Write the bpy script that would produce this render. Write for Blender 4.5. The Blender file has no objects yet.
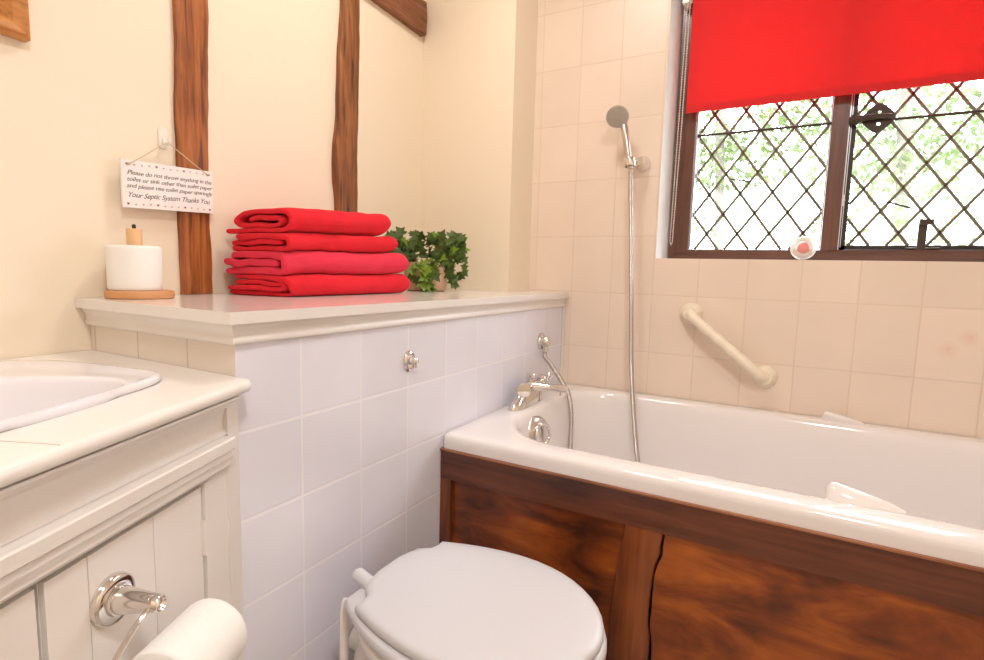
import bpy, bmesh, math, random
from mathutils import Vector, Matrix, noise
random.seed(7)
PI = math.pi
C = bpy.context.scene.collection
SC = bpy.context.scene

# ------------------------------------------------------------------ materials
def mat(name, col, rough=.5, metal=0., coat=0., bump=0., bscale=40., vary=0., vscale=5., sheen=0., spec=.5, trans=0.):
    m = bpy.data.materials.new(name); m.use_nodes = True
    nt = m.node_tree; N = nt.nodes; L = nt.links
    b = N['Principled BSDF']
    b.inputs['Base Color'].default_value = (*col, 1)
    b.inputs['Roughness'].default_value = rough
    b.inputs['Metallic'].default_value = metal
    b.inputs['Coat Weight'].default_value = coat
    b.inputs['Specular IOR Level'].default_value = spec
    b.inputs['Transmission Weight'].default_value = trans
    if sheen: b.inputs['Sheen Weight'].default_value = sheen
    tc = N.new('ShaderNodeTexCoord')
    if vary:
        n = N.new('ShaderNodeTexNoise'); n.inputs['Scale'].default_value = vscale; n.inputs['Detail'].default_value = 4
        r = N.new('ShaderNodeMix'); r.data_type = 'RGBA'
        r.inputs['A'].default_value = (*[c*(1-vary) for c in col], 1)
        r.inputs['B'].default_value = (*[min(1, c*(1+vary)) for c in col], 1)
        L.new(tc.outputs['Object'], n.inputs['Vector']); L.new(n.outputs['Fac'], r.inputs['Factor'])
        L.new(r.outputs['Result'], b.inputs['Base Color'])
    if bump:
        n2 = N.new('ShaderNodeTexNoise'); n2.inputs['Scale'].default_value = bscale; n2.inputs['Detail'].default_value = 3
        bp = N.new('ShaderNodeBump'); bp.inputs['Strength'].default_value = bump; bp.inputs['Distance'].default_value = .004
        L.new(tc.outputs['Object'], n2.inputs['Vector']); L.new(n2.outputs['Fac'], bp.inputs['Height'])
        L.new(bp.outputs['Normal'], b.inputs['Normal'])
    return m

def tile_mat(name, col, grout, axis_u, u0, v0, w, h, mort=.0026, rough=.22, split=None, wav=.12):
    """square-set tiles with grout, in world metres (objects are built at the origin)"""
    m = bpy.data.materials.new(name); m.use_nodes = True
    nt = m.node_tree; N = nt.nodes; L = nt.links; b = N['Principled BSDF']
    b.inputs['Roughness'].default_value = rough
    tc = N.new('ShaderNodeTexCoord'); sx = N.new('ShaderNodeSeparateXYZ'); L.new(tc.outputs['Object'], sx.inputs[0])
    def off(sock, o):
        a = N.new('ShaderNodeMath'); a.operation = 'ADD'; a.inputs[1].default_value = o; L.new(sock, a.inputs[0]); return a.outputs[0]
    cx = N.new('ShaderNodeCombineXYZ')
    L.new(off(sx.outputs[axis_u], -u0 + 40*w), cx.inputs[0]); L.new(off(sx.outputs['Z'], -v0 + 40*h), cx.inputs[1])
    br = N.new('ShaderNodeTexBrick'); br.offset = 0; br.squash = 1
    br.inputs['Scale'].default_value = 1; br.inputs['Brick Width'].default_value = w; br.inputs['Row Height'].default_value = h
    br.inputs['Mortar Size'].default_value = mort; br.inputs['Mortar Smooth'].default_value = .35; br.inputs['Bias'].default_value = 0
    c1 = [min(1, c*1.02) for c in col]; c2 = [c*.97 for c in col]
    br.inputs['Color1'].default_value = (*c1, 1); br.inputs['Color2'].default_value = (*c2, 1); br.inputs['Mortar'].default_value = (*grout, 1)
    L.new(cx.outputs[0], br.inputs['Vector'])
    n = N.new('ShaderNodeTexNoise'); n.inputs['Scale'].default_value = 6; L.new(tc.outputs['Object'], n.inputs['Vector'])
    mx = N.new('ShaderNodeMix'); mx.data_type = 'RGBA'; mx.blend_type = 'MULTIPLY'; mx.inputs['Factor'].default_value = wav
    L.new(br.outputs['Color'], mx.inputs['A']); L.new(n.outputs['Fac'], mx.inputs['B'])
    out = mx.outputs['Result']
    L.new(out, b.inputs['Base Color'])
    inv = N.new('ShaderNodeMath'); inv.operation = 'SUBTRACT'; inv.inputs[0].default_value = 1; L.new(br.outputs['Fac'], inv.inputs[1])
    mul = N.new('ShaderNodeMath'); mul.operation = 'MULTIPLY_ADD'; L.new(n.outputs['Fac'], mul.inputs[0]); mul.inputs[1].default_value = .6; L.new(inv.outputs[0], mul.inputs[2])
    bp = N.new('ShaderNodeBump'); bp.inputs['Strength'].default_value = .35; bp.inputs['Distance'].default_value = .002
    L.new(mul.outputs[0], bp.inputs['Height']); L.new(bp.outputs['Normal'], b.inputs['Normal'])
    return m, out

def wood_mat(name, dark, mid, light, axis='Z', rough=.4, scale=1., coat=0., blot=0., bump=.5, sv=None, crack=0.):
    m = bpy.data.materials.new(name); m.use_nodes = True
    nt = m.node_tree; N = nt.nodes; L = nt.links; b = N['Principled BSDF']
    b.inputs['Roughness'].default_value = rough; b.inputs['Coat Weight'].default_value = coat; b.inputs['Coat Roughness'].default_value = .2
    tc = N.new('ShaderNodeTexCoord'); mp = N.new('ShaderNodeMapping'); L.new(tc.outputs['Object'], mp.inputs['Vector'])
    s = {'X': (4, 75, 75), 'Y': (75, 4, 75), 'Z': (75, 75, 4)}[axis]
    mp.inputs['Scale'].default_value = sv or [v*scale for v in s]
    n = N.new('ShaderNodeTexNoise'); n.inputs['Scale'].default_value = 1; n.inputs['Detail'].default_value = 6; n.inputs['Roughness'].default_value = .62; n.inputs['Distortion'].default_value = .6
    L.new(mp.outputs[0], n.inputs['Vector'])
    r = N.new('ShaderNodeValToRGB'); e = r.color_ramp.elements
    e[0].position = .3; e[0].color = (*dark, 1); e[1].position = .72; e[1].color = (*light, 1)
    k = e.new(.5); k.color = (*mid, 1)
    n2 = N.new('ShaderNodeTexNoise'); n2.inputs['Scale'].default_value = 5.5; n2.inputs['Detail'].default_value = 3; L.new(tc.outputs['Object'], n2.inputs['Vector'])
    ad = N.new('ShaderNodeMath'); ad.operation = 'MULTIPLY_ADD'; L.new(n2.outputs['Fac'], ad.inputs[0]); ad.inputs[1].default_value = blot
    L.new(n.outputs['Fac'], ad.inputs[2])
    sb = N.new('ShaderNodeMath'); sb.operation = 'SUBTRACT'; L.new(ad.outputs[0], sb.inputs[0]); sb.inputs[1].default_value = blot*.5
    L.new(sb.outputs[0], r.inputs['Fac']); L.new(r.outputs['Color'], b.inputs['Base Color'])
    if crack:
        m2 = N.new('ShaderNodeMapping'); L.new(tc.outputs['Object'], m2.inputs['Vector'])
        m2.inputs['Scale'].default_value = {'X': (6, 60, 60), 'Y': (60, 6, 60), 'Z': (60, 60, 6)}[axis]
        n3 = N.new('ShaderNodeTexNoise'); n3.inputs['Scale'].default_value = 1; n3.inputs['Detail'].default_value = 2; n3.inputs['Distortion'].default_value = .4; L.new(m2.outputs[0], n3.inputs['Vector'])
        mr = N.new('ShaderNodeMapRange'); mr.inputs['From Min'].default_value = .30; mr.inputs['From Max'].default_value = .30+.12*1; mr.inputs['To Min'].default_value = crack; mr.inputs['To Max'].default_value = 0; L.new(n3.outputs['Fac'], mr.inputs['Value'])
        mc = N.new('ShaderNodeMix'); mc.data_type = 'RGBA'; L.new(mr.outputs[0], mc.inputs['Factor']); L.new(r.outputs['Color'], mc.inputs['A']); mc.inputs['B'].default_value = (.035, .013, .006, 1)
        L.new(mc.outputs['Result'], b.inputs['Base Color'])
    bp = N.new('ShaderNodeBump'); bp.inputs['Strength'].default_value = bump; bp.inputs['Distance'].default_value = .003
    L.new(n.outputs['Fac'], bp.inputs['Height']); L.new(bp.outputs['Normal'], b.inputs['Normal'])
    return m

M = {}
M['paint_cream'] = mat('cream wall paint', (.86, .75, .60), .75, bump=.15, bscale=30, vary=.015, vscale=3)
M['reveal'] = mat('white reveal paint', (.90, .89, .90), .5)
M['white_gloss'] = mat('white gloss paint', (.82, .775, .735), .28, bump=.25, bscale=35, vary=.04, vscale=8)
M['shelf_gloss'] = mat('shelf gloss paint', (.80, .76, .73), .14, coat=.15, bump=.05, bscale=12, vary=.03, vscale=6)
M['door_gloss'] = mat('door gloss paint', (.84, .79, .75), .3, bump=.15, bscale=30, vary=.03, vscale=6)
M['ceramic'] = mat('bath ceramic', (.80, .755, .745), .12, coat=.3)
M['basin'] = mat('basin ceramic', (.82, .80, .85), .1, coat=.3)
M['lid'] = mat('white plastic lid', (.62, .61, .64), .28)
M['pan'] = mat('toilet ceramic', (.74, .70, .68), .14, coat=.3)
M['chrome'] = mat('chrome', (.78, .75, .73), .09, metal=1)
M['chrome_soft'] = mat('brushed chrome', (.62, .57, .53), .28, metal=1)
M['spray'] = mat('spray plate', (.5, .46, .4), .45, metal=.5, bump=.8, bscale=300)
M['towel'] = mat('red terry towel', (.80, .020, .036), .95, bump=1.0, bscale=380, vary=.16, vscale=22, sheen=.06, spec=.1)
M['towel2'] = mat('rose red terry towel', (.82, .042, .085), .95, bump=1.0, bscale=380, vary=.16, vscale=22, sheen=.06, spec=.1)
M['paper'] = mat('white toilet paper', (.86, .84, .81), .9, bump=.12, bscale=160, spec=.1)
M['cork'] = mat('pale wood', (.62, .30, .13), .5, vary=.12, vscale=30)
M['beech'] = mat('beech post', (.74, .46, .24), .5, vary=.08, vscale=30)
M['black'] = mat('black metal', (.018, .014, .012), .45)
M['iron'] = mat('wrought iron', (.045, .022, .014), .5)
M['lead'] = mat('lead came', (.17, .14, .09), .45, metal=.3)
M['leaf'] = mat('dark ivy leaf', (.13, .21, .045), .4, vary=.45, vscale=25)
M['leaf2'] = mat('light ivy leaf', (.30, .48, .05), .4, vary=.3, vscale=25)
M['stem'] = mat('stem green', (.2, .19, .06), .6)
M['pot'] = mat('peach pot', (.70, .47, .31), .6, bump=.3, bscale=60, vary=.1, vscale=30)
M['soil'] = mat('soil', (.05, .03, .02), .9)
M['sign'] = mat('white sign board', (.84, .80, .78), .5)
M['ink'] = mat('grey ink', (.13, .10, .11), .7)
M['heart'] = mat('red heart ink', (.62, .12, .12), .7)
M['heart2'] = mat('grey heart ink', (.55, .45, .45), .7)
M['string'] = mat('jute string', (.62, .50, .32), .9)
M['plastic'] = mat('cream plastic', (.85, .76, .62), .3)
M['hookp'] = mat('white plastic hook', (.84, .80, .74), .3)
M['floor'] = mat('vinyl floor', (.42, .36, .31), .4, vary=.15, vscale=6)
M['ceil'] = mat('ceiling paint', (.88, .86, .83), .8)
M['frame'] = wood_mat('window frame timber', (.065, .022, .013), (.11, .036, .022), (.17, .062, .036), 'X', .35, .6, .3)
M['framez'] = wood_mat('window stile timber', (.065, .022, .013), (.11, .036, .022), (.17, .062, .036), 'Z', .35, .6, .3)
M['oakz'] = wood_mat('oak post', (.13, .032, .008), (.34, .10, .023), (.52, .19, .05), 'Z', .5, 1, 0, .45, 1.0, None, .6)
M['oakd'] = wood_mat('split oak post', (.07, .022, .007), (.23, .075, .020), (.42, .16, .045), 'Z', .55, 1, 0, .35, 1.5, None, .95)
M['oaky'] = wood_mat('oak beam', (.10, .034, .014), (.24, .085, .035), (.34, .135, .06), 'Y', .55, 1, 0, .35, .8, None, .4)
M['pine'] = wood_mat('pine frame', (.30, .10, .02), (.55, .22, .05), (.66, .32, .09), 'Y', .4, .5)
M['panel'] = wood_mat('bath panel board', (.055, .012, .003), (.22, .045, .005), (.46, .115, .010), 'X', .33, .35, .35, .75, .15, (4.5, 9, 13))
M['rail'] = wood_mat('bath panel rail', (.055, .016, .008), (.125, .034, .014), (.19, .055, .022), 'X', .38, .5, .25, .5, .4)
M['mid'] = wood_mat('bath panel stile', (.09, .022, .006), (.20, .050, .012), (.30, .082, .018), 'Z', .35, .5, .3, .6, .3)
M['worn'] = wood_mat('worn rail edge', (.16, .05, .02), (.30, .11, .05), (.50, .24, .13), 'X', .45, .5, .1, .5, .4)
M['blind'] = mat('red blind fabric', (.82, .048, .052), .8, bump=.25, bscale=350, spec=.15)
M['picmat'] = mat('picture print', (.35, .28, .30), .5, vary=.4, vscale=20)
M['bark'] = mat('tree bark', (.22, .19, .17), .9, vary=.3, vscale=8)
M['lawn'] = mat('lawn', (.14, .24, .06), .9, vary=.3, vscale=3)
M['gleaf'] = mat('garden leaves', (.17, .22, .09), .5, vary=.4, vscale=3)
M['gleaf2'] = mat('garden pale leaves', (.25, .29, .16), .5, vary=.35, vscale=3)
M['render'] = mat('pale garden wall', (.7, .66, .6), .8, vary=.1)
M['glasspink'] = mat('pink glass', (.80, .28, .26), .25)
M['glassw'] = mat('frosted glass', (.86, .78, .72), .12, trans=.35, coat=.4)
M['pvc'] = mat('white pvc', (.85, .81, .78), .25)
M['silver'] = mat('weathered aluminium', (.62, .62, .68), .3, metal=.7)
# glass pane: clear with a thin reflection
g = bpy.data.materials.new('window glass'); g.use_nodes = True
nt = g.node_tree; nt.nodes.clear()
o_ = nt.nodes.new('ShaderNodeOutputMaterial'); a_ = nt.nodes.new('ShaderNodeBsdfTransparent'); b_ = nt.nodes.new('ShaderNodeBsdfGlossy'); x_ = nt.nodes.new('ShaderNodeMixShader')
a_.inputs[0].default_value = (.97, .99, .97, 1); b_.inputs['Roughness'].default_value = .02; x_.inputs[0].default_value = .05
nt.links.new(a_.outputs[0], x_.inputs[1]); nt.links.new(b_.outputs[0], x_.inputs[2]); nt.links.new(x_.outputs[0], o_.inputs[0])
M['glass'] = g
# slightly translucent blind
nt = M['blind'].node_tree
pb = nt.nodes['Principled BSDF']; tl = nt.nodes.new('ShaderNodeBsdfTranslucent'); tl.inputs[0].default_value = (.85, .03, .035, 1)
mx = nt.nodes.new('ShaderNodeMixShader'); mx.inputs[0].default_value = .34
nt.links.new(pb.outputs[0], mx.inputs[1]); nt.links.new(tl.outputs[0], mx.inputs[2]); nt.links.new(mx.outputs[0], nt.nodes['Material Output'].inputs[0])

M['tile_back'], _ = tile_mat('cream wall tiles', (.86, .715, .60), (.78, .635, .515), 'X', .7734, .9114, .1487, .2016, .0024, .36)
M['tile_box'], _ = tile_mat('white boxing tiles', (.84, .835, .93), (.92, .91, .97), 'Y', -1.2394, .7101, .1523, .1488, .0034, .16)
M['tile_end'], _ = tile_mat('cream boxing end tiles', (.83, .74, .66), (.64, .54, .46), 'X', -.432, .7101, .1523, .1488, .0024, .25)

# painted bird-like stain marks on one cream tile (rust coloured smudges)
def add_smudge(m, col, cx, cz, r1):
    nt = m.node_tree; N = nt.nodes; L = nt.links; b = N['Principled BSDF']
    src = b.inputs['Base Color'].links[0].from_socket
    tc = N.new('ShaderNodeTexCoord'); vm = N.new('ShaderNodeVectorMath'); vm.operation = 'DISTANCE'
    L.new(tc.outputs['Object'], vm.inputs[0]); vm.inputs[1].default_value = (cx, 0, cz)
    mr = N.new('ShaderNodeMapRange'); mr.inputs['From Min'].default_value = 0; mr.inputs['From Max'].default_value = r1
    mr.inputs['To Min'].default_value = .55; mr.inputs['To Max'].default_value = 0; L.new(vm.outputs['Value'], mr.inputs['Value'])
    n = N.new('ShaderNodeTexNoise'); n.inputs['Scale'].default_value = 45; L.new(tc.outputs['Object'], n.inputs['Vector'])
    mu = N.new('ShaderNodeMath'); mu.operation = 'MULTIPLY'; L.new(mr.outputs[0], mu.inputs[0]); L.new(n.outputs['Fac'], mu.inputs[1])
    mx = N.new('ShaderNodeMix'); mx.data_type = 'RGBA'; L.new(mu.outputs[0], mx.inputs['Factor']); L.new(src, mx.inputs['A']); mx.inputs['B'].default_value = (*col, 1)
    L.new(mx.outputs['Result'], b.inputs['Base Color'])
add_smudge(M['tile_back'], (.66, .25, .12), 1.140, .797, .026)
add_smudge(M['tile_back'], (.66, .25, .12), 1.180, .832, .026)

# ------------------------------------------------------------------ helpers
def tag(o, label=None, cat=None, group=None, kind=None):
    if label: o['label'] = label
    if cat: o['category'] = cat
    if group: o['group'] = group
    if kind: o['kind'] = kind
    return o

def obj(name, bm, m, parent=None, smooth=True, ang=40, bevel=0):
    me = bpy.data.meshes.new(name)
    if bevel:
        es = [e for e in bm.edges if len(e.link_faces) == 2 and e.calc_face_angle(0) > .5]
        bmesh.ops.bevel(bm, geom=es, offset=bevel, segments=2, affect='EDGES', clamp_overlap=True)
    bmesh.ops.recalc_face_normals(bm, faces=bm.faces)
    bm.to_mesh(me); bm.free()
    me.materials.append(M[m] if isinstance(m, str) else m)
    if smooth:
        for p in me.polygons: p.use_smooth = True
        me.set_sharp_from_angle(angle=math.radians(ang))
    o = bpy.data.objects.new(name, me); C.objects.link(o)
    if parent:
        o.parent = parent
        o.location = -Vector(parent.location) if parent.type == 'EMPTY' and parent.parent is None else (0, 0, 0)
    return o

def thing(name, label, cat, loc=(0, 0, 0), group=None):
    o = bpy.data.objects.new(name, None); C.objects.link(o); o.location = loc; o.empty_display_size = .05
    return tag(o, label, cat, group)
def struct(o): o['kind'] = 'structure'; return o

def add_box(bm, a, b):
    vs = [bm.verts.new((x, y, z)) for x in (a[0], b[0]) for y in (a[1], b[1]) for z in (a[2], b[2])]
    for f in ((0, 1, 3, 2), (4, 6, 7, 5), (0, 4, 5, 1), (2, 3, 7, 6), (0, 2, 6, 4), (1, 5, 7, 3)): bm.faces.new([vs[i] for i in f])
    return vs
def box(a, b):
    bm = bmesh.new(); add_box(bm, a, b); return bm
def add_loft(bm, rings, cap0=True, cap1=True, closed=True):
    R = [[bm.verts.new(p) for p in r] for r in rings]
    n = len(R[0])
    for i in range(len(R)-1):
        for j in range(n if closed else n-1):
            k = (j+1) % n
            bm.faces.new((R[i][j], R[i][k], R[i+1][k], R[i+1][j]))
    if cap0 and closed: bm.faces.new(R[0][::-1])
    if cap1 and closed: bm.faces.new(R[-1])
    return R
def loft(rings, **k):
    bm = bmesh.new(); add_loft(bm, rings, **k); return bm
def prism_z(pts, z0, z1):
    return loft([[(x, y, z0) for x, y in pts], [(x, y, z1) for x, y in pts]])
def basis(d, hint=(0, 0, 1)):
    d = Vector(d).normalized(); h = Vector(hint)
    if abs(d.dot(h)) > .95: h = Vector((1, 0, 0))
    a = d.cross(h).normalized(); return d, a, a.cross(d).normalized()
def add_lathe(bm, o, d, prof, n=32, caps=True, sx=1, sy=1):
    """profile of (distance along axis, radius)"""
    o = Vector(o); d, a, b = basis(d)
    rings = [[o + d*t + (a*math.cos(2*PI*i/n)*sx + b*math.sin(2*PI*i/n)*sy)*max(r, 1e-5) for i in range(n)] for t, r in prof]
    add_loft(bm, rings, caps, caps)
def lathe(o, d, prof, n=32, **k):
    bm = bmesh.new(); add_lathe(bm, o, d, prof, n, **k); return bm
def smooth_path(pts, k=8):
    P = [Vector(p) for p in pts]; P = [P[0]*2-P[1]] + P + [P[-1]*2-P[-2]]
    out = []
    for i in range(1, len(P)-2):
        for j in range(k):
            t = j/k; a, b, c, d = P[i-1], P[i], P[i+1], P[i+2]
            out.append(.5*((2*b)+(-a+c)*t+(2*a-5*b+4*c-d)*t*t+(-a+3*b-3*c+d)*t**3))
    out.append(P[-2]); return out
def add_tube(bm, pts, r, n=12, caps=True, flat=1.):
    pts = [Vector(p) for p in pts]; rings = []
    d, a, b = basis(pts[1]-pts[0])
    for i, p in enumerate(pts):
        d = (pts[min(i+1, len(pts)-1)]-pts[max(i-1, 0)]).normalized()
        a = (a - d*a.dot(d)).normalized(); b = d.cross(a)
        rr = r[i] if isinstance(r, (list, tuple)) else r
        rings.append([p + (a*math.cos(2*PI*k/n) + b*math.sin(2*PI*k/n)*flat)*rr for k in range(n)])
    add_loft(bm, rings, caps, caps)
def tube(pts, r, n=12, **k):
    bm = bmesh.new(); add_tube(bm, pts, r, n, **k); return bm
def rrect(x0, x1, y0, y1, r, n=10):
    """rounded rectangle; r = (r00, r10, r11, r01) corner radii"""
    if not isinstance(r, (tuple, list)): r = (r,)*4
    out = []
    for cx, cy, rr, a0 in ((x0, y0, r[0], PI), (x1, y0, r[1], 1.5*PI), (x1, y1, r[2], 0), (x0, y1, r[3], .5*PI)):
        sx = 1 if cx == x0 else -1; sy = 1 if cy == y0 else -1
        for i in range(n+1):
            a = a0 + .5*PI*i/n
            out.append((cx+sx*rr+rr*math.cos(a), cy+sy*rr+rr*math.sin(a)))
    return out

# ------------------------------------------------------------------ camera
S = 1.2
cam = bpy.data.cameras.new('camera'); co = bpy.data.objects.new('camera', cam); C.objects.link(co)
F = 533.1; yaw, pitch, roll = .5106, -.10944, .02654
cy_, sy_ = math.cos(yaw), math.sin(yaw); cp, sp = math.cos(pitch), math.sin(pitch)
fw = Vector((-sy_*cp, cy_*cp, sp)); rt = Vector((cy_, sy_, 0)); up = rt.cross(fw)
r_ = rt*math.cos(roll) + up*math.sin(roll); u_ = -rt*math.sin(roll) + up*math.cos(roll)
mw = Matrix((( r_.x, u_.x, -fw.x, .75343), (r_.y, u_.y, -fw.y, -1.89181), (r_.z, u_.z, -fw.z, .97821), (0, 0, 0, 1)))
co.matrix_world = mw
cam.sensor_width = 36; cam.lens = F*36/984; cam.clip_start = .02
SC.camera = co

# ------------------------------------------------------------------ the room shell
WA = Vector((-.54, -.175)); WB = Vector((-.445, -1.42))          # the timber-framed wall runs a little askew
wd = (WB-WA).normalized()                                        # along the wall, towards the camera side
wn = Vector((-wd.y, wd.x));
if wn.x < 0: wn = -wn
def wallp(y, off=0.):                                            # x on that wall at a given y
    t = (y-WA.y)/(WB.y-WA.y); p = WA.lerp(WB, t); return Vector((p.x, y, 0)) + Vector((wn.x, wn.y, 0))*off
RX, RY, H = 1.74, -2.75, 2.32
pl = wallp(RY-.1); pc = wallp(.25)
struct(obj('floor', prism_z([(pl.x-.1, RY-.1), (RX+.1, RY-.1), (RX+.1, .25), (pc.x-.1, .25)], -.08, 0), 'floor', smooth=False))
struct(obj('ceiling', prism_z([(pl.x-.1, RY-.1), (RX+.1, RY-.1), (RX+.1, .25), (pc.x-.1, .25)], H, H+.08), 'ceil', smooth=False))
struct(obj('wall_left', prism_z([(pl.x, pl.y), (pc.x, pc.y), (pc.x-.1, pc.y), (pl.x-.1, pl.y)], 0, H), 'paint_cream', smooth=False))
struct(obj('wall_right', box((RX, RY-.1, 0), (RX+.1, .25, H)), 'paint_cream', smooth=False))
struct(obj('wall_front', box((pl.x, RY-.1, 0), (RX, RY, H)), 'paint_cream', smooth=False))
# pier boxing the corner beside the tiled wall
struct(obj('wall_corner', box((WA.x-.03, -.175, 0), (-.147, 0, H)), 'paint_cream', smooth=False, bevel=.006))
# window wall with a splayed opening
HX0, HX1, HZ0, HZ1 = .333, 1.37, 1.038, 1.955
D = .24
bm = bmesh.new()
def ring4(y, x0, x1, z0, z1): return [bm.verts.new(p) for p in ((x0, y, z0), (x1, y, z0), (x1, y, z1), (x0, y, z1))]
o0 = ring4(0, -.6, RX, 0, H); i0 = ring4(0, HX0, HX1, HZ0, HZ1); i1 = ring4(D, .40, 1.31, HZ0+.002, HZ1-.01); o1 = ring4(D, -.6, RX, 0, H)
for A, B in ((o0, i0), (i1, o1), (o1, o0)):
    for k in range(4): bm.faces.new((A[k], A[(k+1) % 4], B[(k+1) % 4], B[k]))
rev = []
for k in range(4): rev.append(bm.faces.new((i0[k], i0[(k+1) % 4], i1[(k+1) % 4], i1[k])))
bmesh.ops.recalc_face_normals(bm, faces=bm.faces)
for f in rev: f.material_index = 1
wb = obj('wall_back', bm, 'tile_back', smooth=False); wb.data.materials.append(M['reveal']); struct(wb)
# smooth grout fillet down the corner of boxing and tiled wall
struct(obj('trim_1', tube([(.004, -.004, .57), (.004, -.004, .85)], .004, 8), 'white_gloss'))

# ------------------------------------------------------------------ window
win = thing('window_1', None, None, (.84, .1, 1.04)); win['kind'] = 'structure'
FX0, FX1, FZ0, FZ1 = .362, 1.335, 1.040, 1.95
fr = bmesh.new()
add_box(fr, (FX0, .07, FZ0), (FX1, .14, 1.072)); add_box(fr, (FX0, .07, 1.90), (FX1, .14, FZ1))
obj('window_frame', fr, 'frame', win, bevel=.003)
for x0, x1 in ((FX0, .425), (.818, .862), (1.285, FX1)):
    obj('stile', box((x0, .068, 1.070), (x1, .14, 1.902)), 'framez', win, bevel=.003)
obj('inner_sill_trim', box((FX0+.02, .060, 1.036), (FX1-.02, .0705, 1.066)), 'frame', win, bevel=.002)
def lattice(x0, x1, z0, z1, nx, nz, px_, pz, y):
    b = bmesh.new(); m = pz/px_; w = .0048
    for sgn in (1, -1):
        for k in range(-30, 31):
            # z = nz + sgn*m*(x-nx) + k*pz
            pts = []
            f = lambda x: nz + sgn*m*(x-nx) + k*pz
            gx = lambda z: nx + (z-nz-k*pz)/(sgn*m)
            xs = sorted([x0, x1]); c = []
            for x in xs:
                if z0 <= f(x) <= z1: c.append((x, f(x)))
            for z in (z0, z1):
                if x0 < gx(z) < x1: c.append((gx(z), z))
            if len(c) < 2: continue
            (ax, az), (bx, bz) = c[0], c[-1]
            if math.hypot(ax-bx, az-bz) < .01: continue
            d = Vector((bx-ax, 0, bz-az)).normalized(); nn = Vector((-d.z, 0, d.x))*w
            A = Vector((ax, y, az)); B = Vector((bx, y, bz)); yy = Vector((0, .0028, 0))
            add_loft(b, [[P+nn*.6-yy, P+nn, P+nn*.6+yy, P-nn*.6+yy, P-nn, P-nn*.6-yy] for P in (A, B)])
    return b
obj('lead_lattice', lattice(.430, .814, 1.074, 1.90, .479, 1.259, .0960, .1330, .100), 'lead', win)
obj('lead_lattice', lattice(.884, 1.27, 1.086, 1.89, 1.013, 1.256, .0965, .1325, .100), 'lead', win)
obj('glass_pane', box((.426, .0985, 1.07), (.818, .1015, 1.902)), 'glass', win, smooth=False)
cas = obj('casement', loft([[(x, y, z) for x, z in ((.866, 1.074), (1.284, 1.074), (1.284, 1.900), (.866, 1.900))] for y in (.085, .118)] , cap0=False, cap1=False), 'black', win, smooth=False)
bm = bmesh.new()
for a, b in (((.866, .084, 1.074), (.882, .118, 1.90)), ((1.27, .084, 1.074), (1.284, .118, 1.90)), ((.866, .084, 1.074), (1.284, .118, 1.086)), ((.866, .084, 1.888), (1.284, .118, 1.90))): add_box(bm, a, b)
bm.to_mesh(cas.data); bm.free()
obj('glass_pane', box((.880, .0985, 1.084), (1.272, .1015, 1.89)), 'glass', win, smooth=False)
# bright metal/putty edges beside the timber of the left pane
bm = bmesh.new()
add_box(bm, (.4255, .080, 1.074), (.4300, .097, 1.90)); add_box(bm, (.433, .094, 1.074), (.4365, .098, 1.90)); add_box(bm, (.8135, .090, 1.074), (.8175, .097, 1.90))
obj('glazing_bead', bm, 'silver', win, smooth=False)
bm = bmesh.new(); add_box(bm, (.8625, .078, 1.072), (.8655, .086, 1.90)); add_box(bm, (.8685, .082, 1.08), (.8705, .0845, 1.89))
obj('casement_highlight', bm, 'silver', win, smooth=False)  # pale strips standing in for highlights along the dark casement edge
bm = bmesh.new(); add_tube(bm, [(.426, .090, 1.457), (.818, .090, 1.457)], .0042, 8)
obj('saddle_bar', bm, 'iron', win)
bm = bmesh.new(); add_tube(bm, [(.882, .090, 1.452), (1.272, .090, 1.452)], .0042, 8)
obj('saddle_bar', bm, 'iron', win)
for p, q in (((.546, 1.306), (.607, 1.294)), ((.976, 1.215), (1.041, 1.193))):
    obj('tie_wire', tube([(p[0], .092, p[1]), (q[0], .092, q[1])], .0028, 6), 'iron', win)
# ornamental casement latch
LX, LZ = .915, 1.456
bm = bmesh.new()
out = []
for i in range(40):
    a = 2*PI*i/40
    rx, rz = .043, .027*(1+.28*math.cos(2*a+PI)+.08*math.cos(4*a))
    out.append((LX+.018+rx*math.cos(a), LZ+rz*math.sin(a)*1.15))
holes = [[(LX+.020+.0048*math.cos(2*PI*i/10), LZ+s*.0165+.0048*math.sin(2*PI*i/10)) for i in range(10)] for s in (1, -1)]
def flat_plate(bm, outer, holes, y0, y1):
    edges = []; loops = []
    for lp in [outer]+holes:
        vs = [bm.verts.new((x, y0, z)) for x, z in lp]
        es = [bm.edges.new((vs[i], vs[(i+1) % len(vs)])) for i in range(len(vs))]
        edges += es
    r = bmesh.ops.triangle_fill(bm, edges=edges, use_beauty=True)
    fs = [f for f in r['geom'] if isinstance(f, bmesh.types.BMFace)]
    ex = bmesh.ops.extrude_face_region(bm, geom=fs)
    bmesh.ops.translate(bm, vec=(0, y1-y0, 0), verts=[v for v in ex['geom'] if isinstance(v, bmesh.types.BMVert)])
flat_plate(bm, out, holes, .074, .080)
latch = obj('latch_plate', bm, 'iron', win, smooth=False)
bm = bmesh.new(); add_tube(bm, smooth_path([(.872, .066, LZ-.001), (.892, .062, LZ), (.925, .060, LZ+.001), (.965, .066, LZ)]), [.011]*8+[.009]*8+[.0075]*8+[.006], 10)
add_lathe(bm, (.876, .070, LZ), (0, -1, 0), [(0, .016), (.006, .016), (.009, .010)], 16)
obj('latch_handle', bm, 'iron', win)
bm = bmesh.new(); add_box(bm, (1.056, .072, 1.070), (1.076, .082, 1.150)); add_box(bm, (1.056, .062, 1.144), (1.088, .084, 1.159)); add_tube(bm, [(1.03, .077, 1.076), (1.11, .077, 1.076)], .004, 8)
obj('casement_stay', bm, 'iron', win, bevel=.001)
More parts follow.
